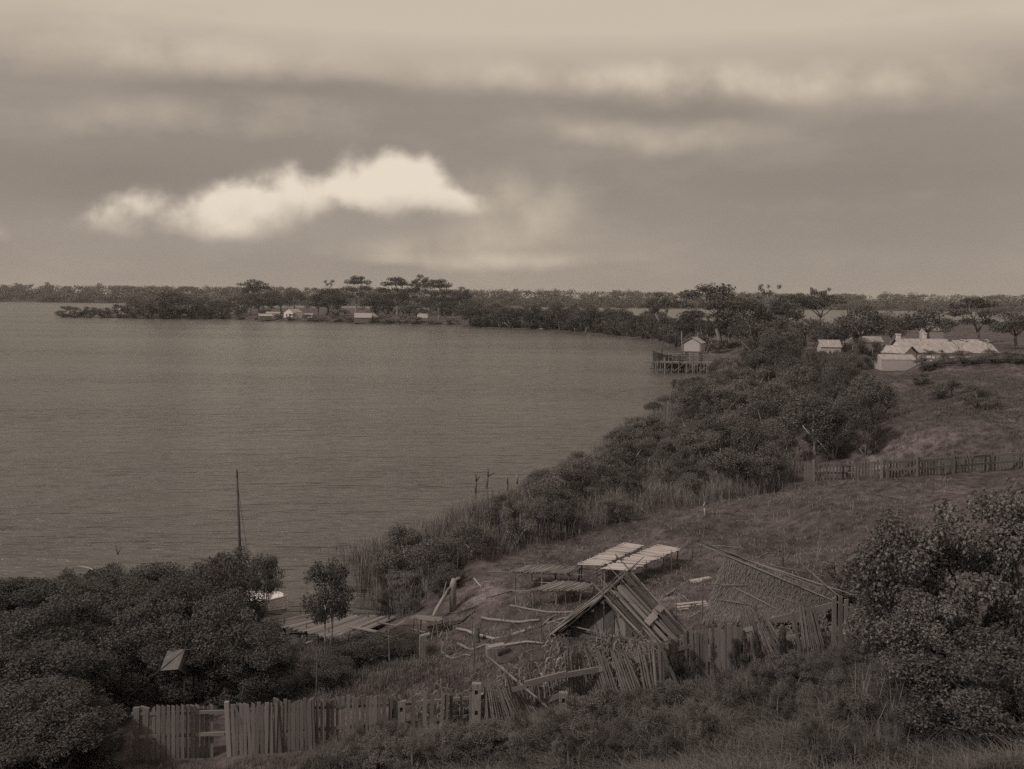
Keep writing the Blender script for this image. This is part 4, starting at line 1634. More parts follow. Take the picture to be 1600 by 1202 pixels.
# ------------------------------------------------------------------ drying racks
def build_rack(label, quad, z, n, kind, legs, edge='s_wood'):
    q = [P(x, y, z) for x, y in quad]         # near-left, near-right, far-right, far-left
    c = sum(q, Vector()) / 4
    root = thing('drying_rack', Vector((c.x, c.y, tz(c.x, c.y))), label, 'rack', 'drying racks in the clearing')
    r = random.Random(int(quad[0][0]))
    long_side = (q[3] - q[0]).length > (q[1] - q[0]).length
    if long_side:
        A, B, C_, D = q[0], q[3], q[1], q[2]    # edges A->B and C->D are the long ones
    else:
        A, B, C_, D = q[0], q[1], q[3], q[2]
    for i in range(n):
        t = (i + .5) / n
        a = A.lerp(B, t)
        b = C_.lerp(D, t)
        d = (b - a)
        w = (B - A).length / n * r.uniform(.85, 1.25)
        sk = (B - A).normalized() * r.uniform(-.03, .03)
        if r.random() < .04:
            continue
        piece('slat', kind, a - d * r.uniform(.0, .14) + sk * 2 + Vector((0, 0, r.uniform(-.01, .05))), b + d * r.uniform(.0, .14) - sk * 2 + Vector((0, 0, r.uniform(-.01, .05))), w, .018, root, face=(0, 0, 1))
    for a, b in ((A, B), (C_, D)):
        dv = (b - a).normalized() * .1
        piece('side_pole', edge, a - dv - Vector((0, 0, .045)), b + dv - Vector((0, 0, .045)), .06, .06, root)
    for t in legs:
        for a, b in ((A, B), (C_, D)):
            p = a.lerp(b, t)
            piece('leg', 's_wood', Vector((p.x + r.uniform(-.04, .04), p.y, tz(p.x, p.y) - .1)), p - Vector((0, 0, .04)), .07, .07, root)
    return root


build_rack('pale slatted drying rack further from the bushes side, left of the long pair', [(905, 882), (938, 885), (1004, 853), (978, 849)], 3.3, 58, 'slat', (.04, .35, .68, .97))
build_rack('pale slatted drying rack on the right of the long pair', [(941, 890), (980, 893), (1061, 858), (1028, 853)], 3.45, 60, 'slat', (.04, .35, .68, .97))
build_rack('narrow grey slatted rack seen side-on left of the pale pair', [(800, 893), (894, 896), (909, 887), (826, 884)], 3.1, 56, 'slat_grey', (.05, .5, .95))
build_rack('low sagging grey rack nearest the hut', [(830, 922), (910, 922), (930, 913), (866, 910)], 2.95, 44, 'slat_grey', (.04, .5, .97), 's_wood_pale')


# ------------------------------------------------------------------ thatched shelter
def build_thatch():
    A = W(1133, 869, 38.0)
    B = W(1308, 928, 34.6)
    C_ = W(1102, 963, 36.0)
    D = W(1278, 968, 32.6)
    E = A + Vector((2.6, 1.9, -1.5))
    Fp = B + Vector((2.4, 1.7, -1.3))
    base = (A + B + C_ + D) / 4
    base.z = tz(base.x, base.y)
    root = thing('thatched_shelter', base, 'low shelter with sloping rush-thatched roof held by lying poles', 'shelter')
    r = np.random.default_rng(5)
    mb = MB()
    n = 18
    for (p0, p1, p2, p3) in ((C_, D, B, A), (A, B, Fp, E)):
        vs = []
        for i in range(n + 1):
            for j in range(n + 1):
                u, v = i / n, j / n
                p = p0.lerp(p1, u).lerp(p3.lerp(p2, u), v)
                p = p + Vector((0, 0, -.13 * math.sin(math.pi * v) * .6 + .025 * math.sin(u * 23 + v * 9)))
                vs.append(p)
        fs = [(i * (n + 1) + j, (i + 1) * (n + 1) + j, (i + 1) * (n + 1) + j + 1, i * (n + 1) + j + 1) for i in range(n) for j in range(n)]
        mb.add(vs, fs)
    # gable end under A
    part('roof_core', mb, 'thatch', root, True)
    # straws lying down the slopes
    k = 13000
    Vs = []
    for (p0, p1, p2, p3, kk) in ((C_, D, B, A, k), (E, Fp, B, A, k // 3)):
        u = r.random(kk)
        v = r.random(kk) ** .9
        p0, p1, p2, p3 = (np.array(q) for q in (p0, p1, p2, p3))
        bot = p0 + (p1 - p0) * u[:, None]
        top = p3 + (p2 - p3) * u[:, None]
        p = bot + (top - bot) * v[:, None]
        dn = bot - top
        dn /= np.linalg.norm(dn, axis=1, keepdims=True)
        sd = (p1 - p0) / np.linalg.norm(p1 - p0)
        nrm = np.cross(sd, -dn)
        nrm *= np.sign(nrm[:, 2:3])
        d = dn + sd * r.normal(size=(kk, 1)) * .22 + nrm * r.uniform(-.02, .22, (kk, 1))
        l = r.uniform(.2, .6, (kk, 1))
        p = p + nrm * (r.uniform(.0, .05, (kk, 1)) - .08 * np.sin(np.pi * v)[:, None])
        w = sd * r.uniform(.006, .013, (kk, 1))
        Vs.append(np.stack([p - w, p + w, p + d * l + w * .4, p + d * l - w * .4], 1))
    V = np.concatenate(Vs) - np.array(root.location)
    o = bpy.data.objects.new('thatch', quads_mesh('thatch', V, M['thatch']))
    COL.objects.link(o)
    o.parent = root
    tag(o, kind='stuff')
    for a, b, w in [(A + Vector((.15, -.1, .02)), B + Vector((0, 0, .1)), .05), (A.lerp(C_, .04) + Vector((.1, -.1, .05)), W(1302, 941, 33.9), .06), (A + Vector((0, 0, .1)), W(1290, 925, 34.9), .05),
                    (W(1175, 880, 37.6), W(1300, 905, 36.0), .04), (W(1140, 917, 36.7), W(1228, 961, 33.9), .045), (W(1262, 893, 35.4), W(1306, 930, 34.3), .05),
                    (W(1130, 940, 36.0), W(1185, 950, 34.9), .035), (W(1117, 916, 36.8), W(1165, 917, 36.2), .035), (W(1195, 928, 35.6), W(1240, 943, 34.4), .03)]:
        piece('weight_pole', 's_wood', a + Vector((0, -.03, .06)), b + Vector((0, -.03, .06)), w, w, root)
    for p in (C_.lerp(D, .06), C_.lerp(D, .45), C_.lerp(D, .95), E, Fp):
        q = p + Vector((.12, .25, 0))
        q.z = tz(q.x, q.y)
        piece('post', 's_wood_dark', q - Vector((0, 0, .1)), Vector((q.x, q.y, max(p.z, q.z + .4))), .1, .1, root)


build_thatch()


# ------------------------------------------------------------------ logs, planks, poles and stumps on the ground
def ground_log(px0, py0, px1, py1, w, label, kind='s_wood_pale', name='log', cat='log', group='logs on the clearing', lift0=.0, lift1=.0):
    a, b = G(px0, py0), G(px1, py1)
    w *= .8
    d = (b - a)
    root = thing(name, (a + b) / 2, label, cat, group)
    mb = MB()
    r = random.Random(px0 + py1)
    n = 7
    pts, rad = [], []
    for i in range(n + 1):
        t = i / n
        p = a.lerp(b, t)
        side = Vector((-d.y, d.x, 0)).normalized() * r.uniform(-.3, .3) * w
        p = p + side * (0 < i < n)
        p.z = max(tz(p.x, p.y), .0) + w * .45 + lift0 * (1 - t) + lift1 * t
        pts.append(p)
        rad.append(w * .5 * (1 - .25 * t) * r.uniform(.9, 1.1))
    mb.tube(pts, rad, 8)
    o = part('trunk', mb, kind[2:], root, True)
    # a cut branch stub
    mb = MB()
    k = pts[n // 2]
    mb.tube([k, k + Vector((r.uniform(-.1, .1), -.05, w * 1.1))], [w * .22, w * .16], 6)
    part('branch_stub', mb, kind[2:], root, True)


ground_log(753, 967, 843, 971, .15, 'long pale crooked log, second row from the racks')
ground_log(714, 985, 820, 988, .16, 'long pale log behind the dark stump')
ground_log(797, 948, 902, 957, .12, 'straight thin pale log just below the low sagging rack')
ground_log(827, 984, 872, 963, .14, 'short dark log lying diagonally beside the hut', 's_wood')
ground_log(855, 976, 888, 966, .10, 'slim pale log reaching toward the hut eave')
ground_log(1042, 932, 1062, 922, .16, 'short thick log end behind the hut', 's_wood')
ground_log(1058, 928, 1075, 940, .06, 'thin bent stick behind the hut')
ground_log(1075, 966, 1098, 955, .06, 'thin stick beside the flat bark sheets')
ground_log(785, 1012, 850, 1008, .12, 'flat pale timber right of the squared block', 's_wood_pale')
ground_log(715, 1008, 765, 1010, .14, 'half-buried timber beside the dark stump', 's_wood')
ground_log(632, 1040, 764, 1003, .07, 'long dark thin pole lying across the slope', 's_wood_dark')
ground_log(668, 986, 742, 956, .12, 'dark slipway pole nearest the trestle table', 's_wood_dark', lift0=.1)
ground_log(652, 1002, 728, 968, .12, 'dark slipway pole nearer the squared post', 's_wood_dark', lift0=.05)
ground_log(433, 1038, 470, 1043, .10, 'pale weathered branch lying in the shade of the tea-trees', 's_wood_pale')
ground_log(466, 1070, 492, 1063, .08, 'short pale stick lying behind the fence', 's_wood_pale')
ground_log(1112, 853, 1162, 858, .05, 'thin pale stick lying on bare ground past the racks', 's_wood_pale')
ground_log(950, 806, 1005, 800, .10, 'bleached fallen branch at the thicket edge', 's_deadwood')
ground_log(985, 792, 1012, 804, .12, 'short thick bleached branch lying across another', 's_deadwood', lift0=.3)
ground_log(905, 800, 950, 806, .08, 'thin bleached branch at the foot of the bushes', 's_deadwood')
ground_log(740, 905, 752, 918, .09, 'short pale stick left of the narrow grey rack', 's_deadwood')
ground_log(1150, 1062, 1175, 1050, .06, 'pale stick lying in the grass before the fence', 's_wood_pale')


ground_log(1120, 842, 1150, 830, .07, 'thin straight pole on bare ground beyond the racks', 's_wood')
ground_log(1180, 872, 1225, 866, .06, 'thin pole lying behind the thatched shelter ridge', 's_wood')
ground_log(760, 935, 800, 925, .08, 'short pole left of the low sagging rack', 's_wood')
ground_log(700, 960, 745, 948, .09, 'pole lying between table and racks', 's_wood_dark')
ground_log(1000, 915, 1040, 905, .07, 'pole in the shadow beneath the right pale rack', 's_wood')
ground_log(690, 1020, 735, 1026, .09, 'timber lying on the slope below the squared post', 's_wood')
ground_log(1150, 815, 1200, 806, .06, 'thin pole near the thicket corner', 's_wood')


def flat_sheet(px, py, w, d, ang, label):
    b = G(px, py)
    root = thing('bark_sheet', b, label, 'bark sheet', 'bark sheets on the clearing')
    for i in range(3):
        a = ang + random.uniform(-.1, .1)
        u = Vector((math.cos(a), math.sin(a), 0))
        v = Vector((-u.y, u.x, 0))
        c = b + v * (i - 1) * d * .33
        p0, p1 = c - u * w / 2, c + u * w / 2
        p0.z = tz(p0.x, p0.y) + .06 + .03 * i
        p1.z = tz(p1.x, p1.y) + .05 + .03 * i
        piece('bark_strip', 'slat', p0, p1, d * .36, .015, root, face=(0, 0, 1))


flat_sheet(1082, 945, 1.2, .5, .2, 'pale flat bark sheets beside the thatched shelter')
flat_sheet(1095, 908, .9, .4, .3, 'pale bark sheet behind the thatched shelter corner')


def stake(px, base, top, w=.045, lean=0, label='', kind='s_wood', group='thin stakes standing in the clearing'):
    b = G(px, base)
    t = W(px + lean, top, b.y)
    root = thing('garden_stake', b, label, 'stake', group)
    piece('pole', kind, b - Vector((0, 0, .1)), t, w, w, root)
    # binding near the tip
    mb = MB()
    c = b.lerp(t, .93)
    mb.tube([c - Vector((0, 0, .03)), c + Vector((0, 0, .03))], [w * .66, w * .66], 6)
    part('binding', mb, 'rope', root)


for px, b, t, ln, lab in [(609, 1052, 985, -2, 'tall pale stake standing below the jetty logs'), (494, 1088, 1028, 1, 'thin forked stake behind the fence under the lone tea-tree'), (740, 1052, 1008, 1, 'thin stake in front of the dark stump'),
                          (738, 1000, 962, -1, 'thin stake behind the dark stump'), (376, 1098, 1052, 7, 'thin pale stake leaning in the dark bushes by the gate'), (646, 1070, 1038, 0, 'short dark stake on the weedy slope'),
                          (846, 996, 968, 0, 'thin stake beside the diagonal dark log'), (829, 946, 930, 0, 'stubby stake left of the low sagging rack'), (886, 952, 925, -3, 'thin prop pole leaning by the low rack'),
                          (1097, 976, 909, 1, 'tall thin stake at the near corner of the thatched shelter'), (1056, 966, 925, 0, 'thin stake behind the hut eave'), (1092, 870, 822, 9, 'leaning thin stake on bare ground right of the racks'),
                          (1081, 876, 828, 2, 'thin upright stake right of the racks'), (1049, 896, 866, 0, 'thin stake at the corner of the right pale rack'), (1277, 872, 822, 6, 'leaning stake on bare ground near the broad-leaved bush'),
                          (1226, 872, 846, 0, 'short stake on the sandy patch'), (1204, 805, 772, 5, 'stake at the thicket corner, lower'), (1221, 782, 758, 2, 'stake at the thicket corner, upper'),
                          (1275, 762, 733, 3, 'stake just before the first post of the back fence'), (1368, 770, 735, 0, 'stake before the back fence middle'), (1386, 758, 715, -1, 'tall stake against the back fence'),
                          (1414, 792, 758, -5, 'leaning stake between back fence and bush'), (1377, 796, 774, 1, 'short stake at the top of the broad-leaved bush'), (1478, 758, 715, 0, 'tall stake by the far end of the back fence'),
                          (1321, 850, 836, -2, 'tiny stake on the sandy ground'), (1458, 768, 740, 0, 'stake below the back fence near its far end'), (951, 905, 893, 0, 'prop stake under the right pale rack')]:
    stake(px, b, t, .042, ln, lab)


def stump(px, base, top, wpx, label, kind='bark_dark', square=False, tilt=0.0):
    b = G(px, base)
    w = wpx * b.y / F
    h = (base - top) * b.y / F
    root = thing('squared_block' if square else 'tree_stump', b, label, 'block' if square else 'stump')
    mb = MB()
    if square:
        mb.box(b + Vector((0, 0, h / 2 - .03)), (w / 2, w * .12, 0), (-w * .12, w / 2, 0), (tilt, 0, h / 2))
        part('body', mb, 'wood', root)
        mb = MB()
        mb.box(b + Vector((w * .45, w * .1, h - .02)), (w * .75, w * .2, .03), (-w * .1, w * .4, 0), (0, 0, w * .16))
        part('cap', mb, 'wood_pale', root)
    else:
        r = random.Random(px)
        mb.tube([b + Vector((0, 0, -.1)), b + Vector((0, 0, h * .2)), b + Vector((r.uniform(-.04, .04), 0, h * .6)), b + Vector((r.uniform(-.05, .05), 0, h))], [w * .62, w * .5, w * .42, w * .4], 9)
        part('trunk', mb, kind, root, True)
        mb = MB()
        mb.tube([b + Vector((r.uniform(-.05, .05), 0, h * .95)), b + Vector((r.uniform(-.06, .06), 0, h * 1.12))], [w * .3, w * .16], 7)
        part('splintered_top', mb, kind, root, True)


stump(745, 1003, 984, 12, 'dark upright burnt stump among the pale logs')
stump(660, 1029, 992, 9, 'squared timber post with short cap beside the trestle table', square=True)
stump(768, 1026, 1010, 16, 'squat squared block right of the dark stump', square=True)


# trestle table
def build_trestle():
    q = [P(640, 966, 1.95), P(686, 972, 1.95), P(694, 964, 1.95), P(652, 960, 1.95)]
    c = sum(q, Vector()) / 4
    root = thing('trestle_table', Vector((c.x, c.y, tz(c.x, c.y))), 'small rough plank table on splayed legs near the lake', 'table')
    for i in range(5):
        t = (i + .5) / 5
        a, b = q[0].lerp(q[3], t), q[1].lerp(q[2], t)
        piece('plank', 'wood', a, b, (q[3] - q[0]).length / 5 * .96, .03, root, face=(0, 0, 1))
    for (p, dx) in ((q[0].lerp(q[1], .14), -.05), (q[0].lerp(q[1], .22), .1), (q[0].lerp(q[1], .85), -.12), (q[0].lerp(q[1], .9), .12), (q[3].lerp(q[2], .15), -.05), (q[3].lerp(q[2], .9), .1)):
        piece('leg', 's_wood', Vector((p.x + dx, p.y, tz(p.x, p.y) - .1)), p - Vector((0, 0, .03)), .06, .06, root)


build_trestle()


def leaning_log():
    a = G(678, 968)
    a.z += .15
    b = W(699, 921, a.y + .6)
    root = thing('forked_prop', a, 'thick forked log propped upright at an angle behind the trestle table', 'log')
    piece('log', 's_wood_pale', a, b, .14, .14, root)
    piece('fork', 's_wood', b - (b - a) * .12, b + Vector((.35, .1, .35)), .10, .10, root)
    piece('fork', 's_wood', b - (b - a) * .3, b + Vector((-.06, .1, .22)), .07, .07, root)
    c = W(708, 909, a.y + .7)
    root2 = thing('broken_stump', Vector((c.x, c.y, tz(c.x, c.y))), 'broken pale stump at the bush edge above the forked log', 'stump')
    mb = MB()
    mb.tube([Vector((c.x, c.y, tz(c.x, c.y) - .1)), c - Vector((0, 0, .1)), c + Vector((.05, 0, .12))], [.16, .15, .1], 8)
    part('trunk', mb, 'bark', root2, True)
    mb = MB()
    mb.tube([c, c + Vector((.3, 0, .18))], [.08, .05], 6)
    part('branch_stub', mb, 'bark', root2, True)


leaning_log()


# ------------------------------------------------------------------ dry maize
def maize_proto(seed):
    r = random.Random(seed)
    mb = MB()
    h = r.uniform(.75, 1.0)
    mb.tube([(0, 0, -.03), (r.uniform(-.03, .03), 0, h * .5), (r.uniform(-.06, .06), 0, h)], [.014, .011, .006], 5)
    st = mb.mesh('stalk', M['maize'], smooth=True)
    mb = MB()
    for i in range(11):
        a = i * 2.5 + r.uniform(-.4, .4)
        z0 = h * (.15 + .8 * i / 11)
        l = r.uniform(.3, .5)
        d = Vector((math.cos(a), math.sin(a), 0))
        sd = Vector((-d.y, d.x, 0))
        w = r.uniform(.022, .04)
        pts = [Vector((0, 0, z0)), d * l * .3 + Vector((0, 0, z0 + l * .28)), d * l * .65 + Vector((0, 0, z0 + l * .2)), d * l * .85 + Vector((0, 0, z0 - l * r.uniform(.1, .45)))]
        ws = [.4, 1, .8, .08]
        vs = []
        for p, k in zip(pts, ws):
            vs += [p - sd * w * k, p + sd * w * k]
        mb.add(vs, [(0, 1, 3, 2), (2, 3, 5, 4), (4, 5, 7, 6)])
    return st, mb.mesh('foliage', M['maize'])


MZ = [maize_proto(i) for i in range(4)]
rm = random.Random(77)


def maize(px, py, k, label, group):
    b = G(px, py)
    st, fo = rm.choice(MZ)
    o = thing('maize_plant', b, label, 'maize', group)
    o.rotation_euler = (rm.uniform(-.2, .2), rm.uniform(-.2, .2), rm.uniform(0, 6.28))
    o.scale = (k, k, k)
    for nm, me in (('stalk', st), ('foliage', fo)):
        c = bpy.data.objects.new(nm, me)
        COL.objects.link(c)
        c.parent = o


for i in range(105):
    px = rm.uniform(855, 1015)
    py = rm.uniform(1022, base_line(px) - 12)
    maize(px, py, rm.uniform(.7, 1.05), 'dry withered maize plant in the patch between hut and stake fence', 'withered maize in front of the hut')
for i in range(26):
    px = rm.uniform(775, 860)
    py = rm.uniform(1062, base_line(px) - 12)
    maize(px, py, rm.uniform(.6, .95), 'withered plant behind the collapsed stakes', 'withered plants behind the collapsed stakes')
for i in range(26):
    px = rm.uniform(640, 760)
    py = rm.uniform(1098, base_line(px) - 8)
    maize(px, py, rm.uniform(.6, 1.0), 'drooping dry plant behind the gapped palings near the tall mortised post', 'dry plants behind the gapped palings')
for i in range(14):
    px = rm.uniform(1205, 1295)
    maize(px, base_line(px) - rm.uniform(10, 22), rm.uniform(.5, .8), 'withered plant between thatched shelter and its fence rail', 'withered plants before the thatched shelter')


# ------------------------------------------------------------------ near slab jetty
def build_near_jetty():
    zt_ = .55
    q = [P(398, 968, zt_), P(540, 1000, zt_), P(618, 966, zt_), P(470, 957, zt_)]
    c = sum(q, Vector()) / 4
    root = thing('slab_jetty', Vector((c.x, c.y, 0)), 'low rough jetty of split slabs behind the lone tea-tree', 'jetty')
    r = random.Random(4)
    n = 46
    for i in range(n):
        t = (i + .5) / n
        a = q[0].lerp(q[1], t)
        b = q[3].lerp(q[2], t)
        d = (b - a)
        piece('slab', r.choice(['wood', 'slat_grey', 'wood_dark']) if i % 6 else 'wood', a - d * r.uniform(0, .08), b + d * r.uniform(0, .06) + Vector((0, 0, r.uniform(-.02, .03))), (q[1] - q[0]).length / n * r.uniform(.8, 1.0), .05, root, face=(0, 0, 1))
    for t in (.12, .5, .88):
        a = q[0].lerp(q[3], t)
        b = q[1].lerp(q[2], t)
        piece('bearer', 's_wood', a - Vector((0, 0, .09)), b - Vector((0, 0, .09)), .12, .12, root)
    for s in (.04, .28, .52, .76, .98):
        for t in (.1, .9):
            p = q[0].lerp(q[1], s).lerp(q[3].lerp(q[2], s), t)
            piece('pile', 's_wood_dark', Vector((p.x, p.y, -1.0)), p - Vector((0, 0, .05)), .14, .14, root)
    return root


build_near_jetty()


def timber(a, b, w, label, kind='s_wood_pale', group='timbers about the slab jetty'):
    root = thing('jetty_timber', (a + b) / 2, label, 'timber', group)
    mb = MB()
    m1 = a.lerp(b, .5) + Vector((0, 0, .03))
    mb.tube([a, m1, b], [w * .5, w * .48, w * .4], 7)
    part('beam', mb, kind[2:], root, True)
    mb = MB()
    mb.tube([a.lerp(b, .9), a.lerp(b, .9) + Vector((.02, 0, w * .8))], [w * .2, w * .15], 6)
    part('peg', mb, 'wood_dark', root)


def gl(px, py, up):
    p = G(px, py)
    p.z += up
    return p


timber(gl(528, 988, .3), gl(612, 1002, .25), .15, 'thick pale edge log along the landward side of the jetty')
timber(gl(402, 994, .25), gl(446, 1001, .3), .08, 'thin pale rail near the dark tea-tree trunks')
timber(gl(590, 985, .35), gl(664, 998, .25), .09, 'pale upper beam of the sunken dock opening', 's_wood')
timber(gl(588, 1003, .3), gl(650, 1013, .2), .09, 'pale lower beam of the sunken dock opening')
timber(gl(600, 1011, .2), gl(640, 998, .3), .07, 'short diagonal beam across the sunken dock opening')
for px, lab in ((472, 'first of the short pale stubs under the jetty edge'), (478, 'second of the short pale stubs under the jetty edge'), (497, 'third short pale stub right of the tea-tree stems'), (505, 'fourth short pale stub beside the edge log')):
    a = gl(px, 1005, 0)
    timber(a, a + Vector((.02, 0, .4)), .07, lab)
for px, py, lab in ((478, 1008, 'pale driftwood chip lying lowest under the jetty'), (512, 1000, 'pale driftwood chip beside the stems'), (538, 998, 'pale driftwood chip below the edge log')):
    a = gl(px, py, .08)
    timber(a, a + Vector((.4, .1, .05)), .09, lab)


# ------------------------------------------------------------------ boats
def hull_boat(name, bow, stern, beam, free, label, hullmat, group=None, mast=None, strakes=5, mast_lean=(0, 0)):
    bow, stern = Vector(bow), Vector(stern)
    ax = (bow - stern)
    Ln = ax.length
    ax.normalize()
    sd = Vector((-ax.y, ax.x, 0))
    root = thing(name, (bow + stern) / 2, label, 'boat', group)
    ns = 9

    def sect(i):
        t = i / (ns - 1)
        w = beam / 2 * (1 - abs(2 * t - .85) ** 2.4 * .55) if t < .95 else .02
        w = beam / 2 * math.sin(math.pi * (.22 + .78 * (1 - t)) ** 1.0) ** .7 if t > .4 else beam / 2 * (.72 + .28 * t / .4)
        if i == ns - 1:
            w = .03
        sheer = free * (.85 + .35 * (t - .35) ** 2 * 2.2)
        return stern + ax * Ln * t, max(w, .03), sheer
    # each strake is a plank of its own, overlapping the one below
    for k in range(strakes):
        mb = MB()
        for s in (-1, 1):
            vs = []
            for i in range(ns):
                c, w, sh = sect(i)
                for e in (0, 1):
                    q = (k + e * 1.08) / strakes
                    z = -.15 + (sh + .15) * q
                    ww = w * (.42 + .58 * q ** .55) + (.012 if e == 0 else 0)
                    vs.append(c + sd * s * ww + Vector((0, 0, z)))
            mb.add(vs, [(2 * i, 2 * i + 2, 2 * i + 3, 2 * i + 1) if s > 0 else (2 * i, 2 * i + 1, 2 * i + 3, 2 * i + 2) for i in range(ns - 1)])
        part('strake', mb, hullmat, root)
    c, w, sh = sect(0)
    mb = MB()
    mb.slab([c - sd * w * .5 + Vector((0, 0, -.15)), c + sd * w * .5 + Vector((0, 0, -.15)), c + sd * w + Vector((0, 0, sh)), c - sd * w + Vector((0, 0, sh))], .04)
    part('transom', mb, hullmat, root)
    mb = MB()
    c, w, sh = sect(ns - 1)
    mb.bar(c + Vector((0, 0, -.2)), c + ax * .05 + Vector((0, 0, sh + .1)), .07, .09, sd)
    part('stem_post', mb, hullmat, root)
    for s in (-1, 1):
        mb = MB()
        pts = [sect(i)[0] + sd * s * sect(i)[1] + Vector((0, 0, sect(i)[2] + .02)) for i in range(ns)]
        mb.tube(pts, .03, 5)
        part('gunwale', mb, hullmat, root, True)
    for t in (2, 4):
        c, w, sh = sect(t)
        mb = MB()
        mb.bar(c - sd * w * .95 + Vector((0, 0, sh * .7)), c + sd * w * .95 + Vector((0, 0, sh * .7)), .2, .03, (0, 0, 1))
        part('thwart', mb, 'wood', root)
    mb = MB()
    vs = []
    for i in range(ns):
        c, w, sh = sect(i)
        for s in (-1, 1):
            vs.append(c + sd * s * w * .7 + Vector((0, 0, .06)))
    mb.add(vs, [(2 * i, 2 * i + 1, 2 * i + 3, 2 * i + 2) for i in range(ns - 1)])
    part('floor', mb, 'wood_dark', root)
    if mast:
        foot, head, r0 = mast
        mb = MB()
        foot, head = Vector(foot), Vector(head)
        mb.tube([foot, foot.lerp(head, .5), head], [r0, r0 * .9, r0 * .6], 8)
        m = part('mast', mb, 'wood_dark', root, True)
        mb = MB()
        mb.tube([foot.lerp(head, .955), head + Vector((0, 0, .12))], [r0 * .95, r0 * .4], 6)
        sub('mast_cap', mb, 'wood_dark', m, root)
        mb = MB()
        mb.tube([foot.lerp(head, .93), foot + ax * .6 + Vector((0, 0, .1))], [.012, .012], 4)
        part('halyard', mb, 'rope', root)
    return root


bY = 49.0
hull_boat('sailing_boat', P(447, 951, 0), P(300, 945, 0) + Vector((0, .3, 0)), 1.5, .5, 'white clinker sailing boat moored behind the tea-trees, tall dark mast', 'boat_white',
          mast=(W(378, 938, bY), W(370, 737, bY), .075))

# crooked pole and fallen branch in the lake behind the tea-trees
dead_tree(184, 902, 838, -2, 'crooked thin pole with forked top standing behind the tea-trees', None, Y=47.5, r0=.035, kind='bark', forks=2, name='crooked_pole', cat='pole')


def fallen_branch():
    a, b = W(122, 884, 48), W(160, 898, 47)
    root = thing('fallen_branch', (a + b) / 2, 'bleached branch sticking out of the tea-trees over the lake', 'branch')
    mb = MB()
    mb.tube([a, a.lerp(b, .5) + Vector((0, 0, .08)), b, b + Vector((.6, -.3, -1.2))], [.015, .03, .05, .07], 6)
    part('limb', mb, 'deadwood', root, True)
    for t, dx in ((.5, .1), (.8, -.12)):
        mb = MB()
        p = a.lerp(b, t)
        mb.tube([p, p + Vector((dx, 0, .28))], [.02, .01], 5)
        part('twig', mb, 'deadwood', root, True)


fallen_branch()


# ------------------------------------------------------------------ canvas lean-to in the bushes
def build_tent():
    Y = 33.2
    a, b, c = W(289, 1015, Y + .2), W(262, 1016, Y + .6), W(250, 1048, Y - .5)
    d = W(278, 1046, Y - .9)
    g = W(300, 1022, Y + .8)
    h = W(292, 1056, Y + .3)
    ctr = (a + c) / 2
    root = thing('canvas_tent', Vector((ctr.x, ctr.y, tz(ctr.x, ctr.y))), 'small grey canvas tent roof showing in the dark bushes', 'tent')
    mb = MB()
    mb.slab([a, b, c, d], .015)
    part('canvas_slope', mb, 'canvas', root)
    mb = MB()
    mb.slab([a, d, h, g], .015)
    part('canvas_end', mb, 'canvas', root)
    piece('ridge_pole', 's_wood_dark', b + Vector((-.1, .1, .01)), a + Vector((.1, -.05, .02)), .04, .04, root)
    piece('pole', 's_wood_dark', Vector((a.x, a.y, tz(a.x, a.y))), a, .05, .05, root)
    piece('guy_pole', 's_wood_dark', c + Vector((0, -.04, .02)), a + Vector((0, -.04, .03)), .03, .03, root)


build_tent()


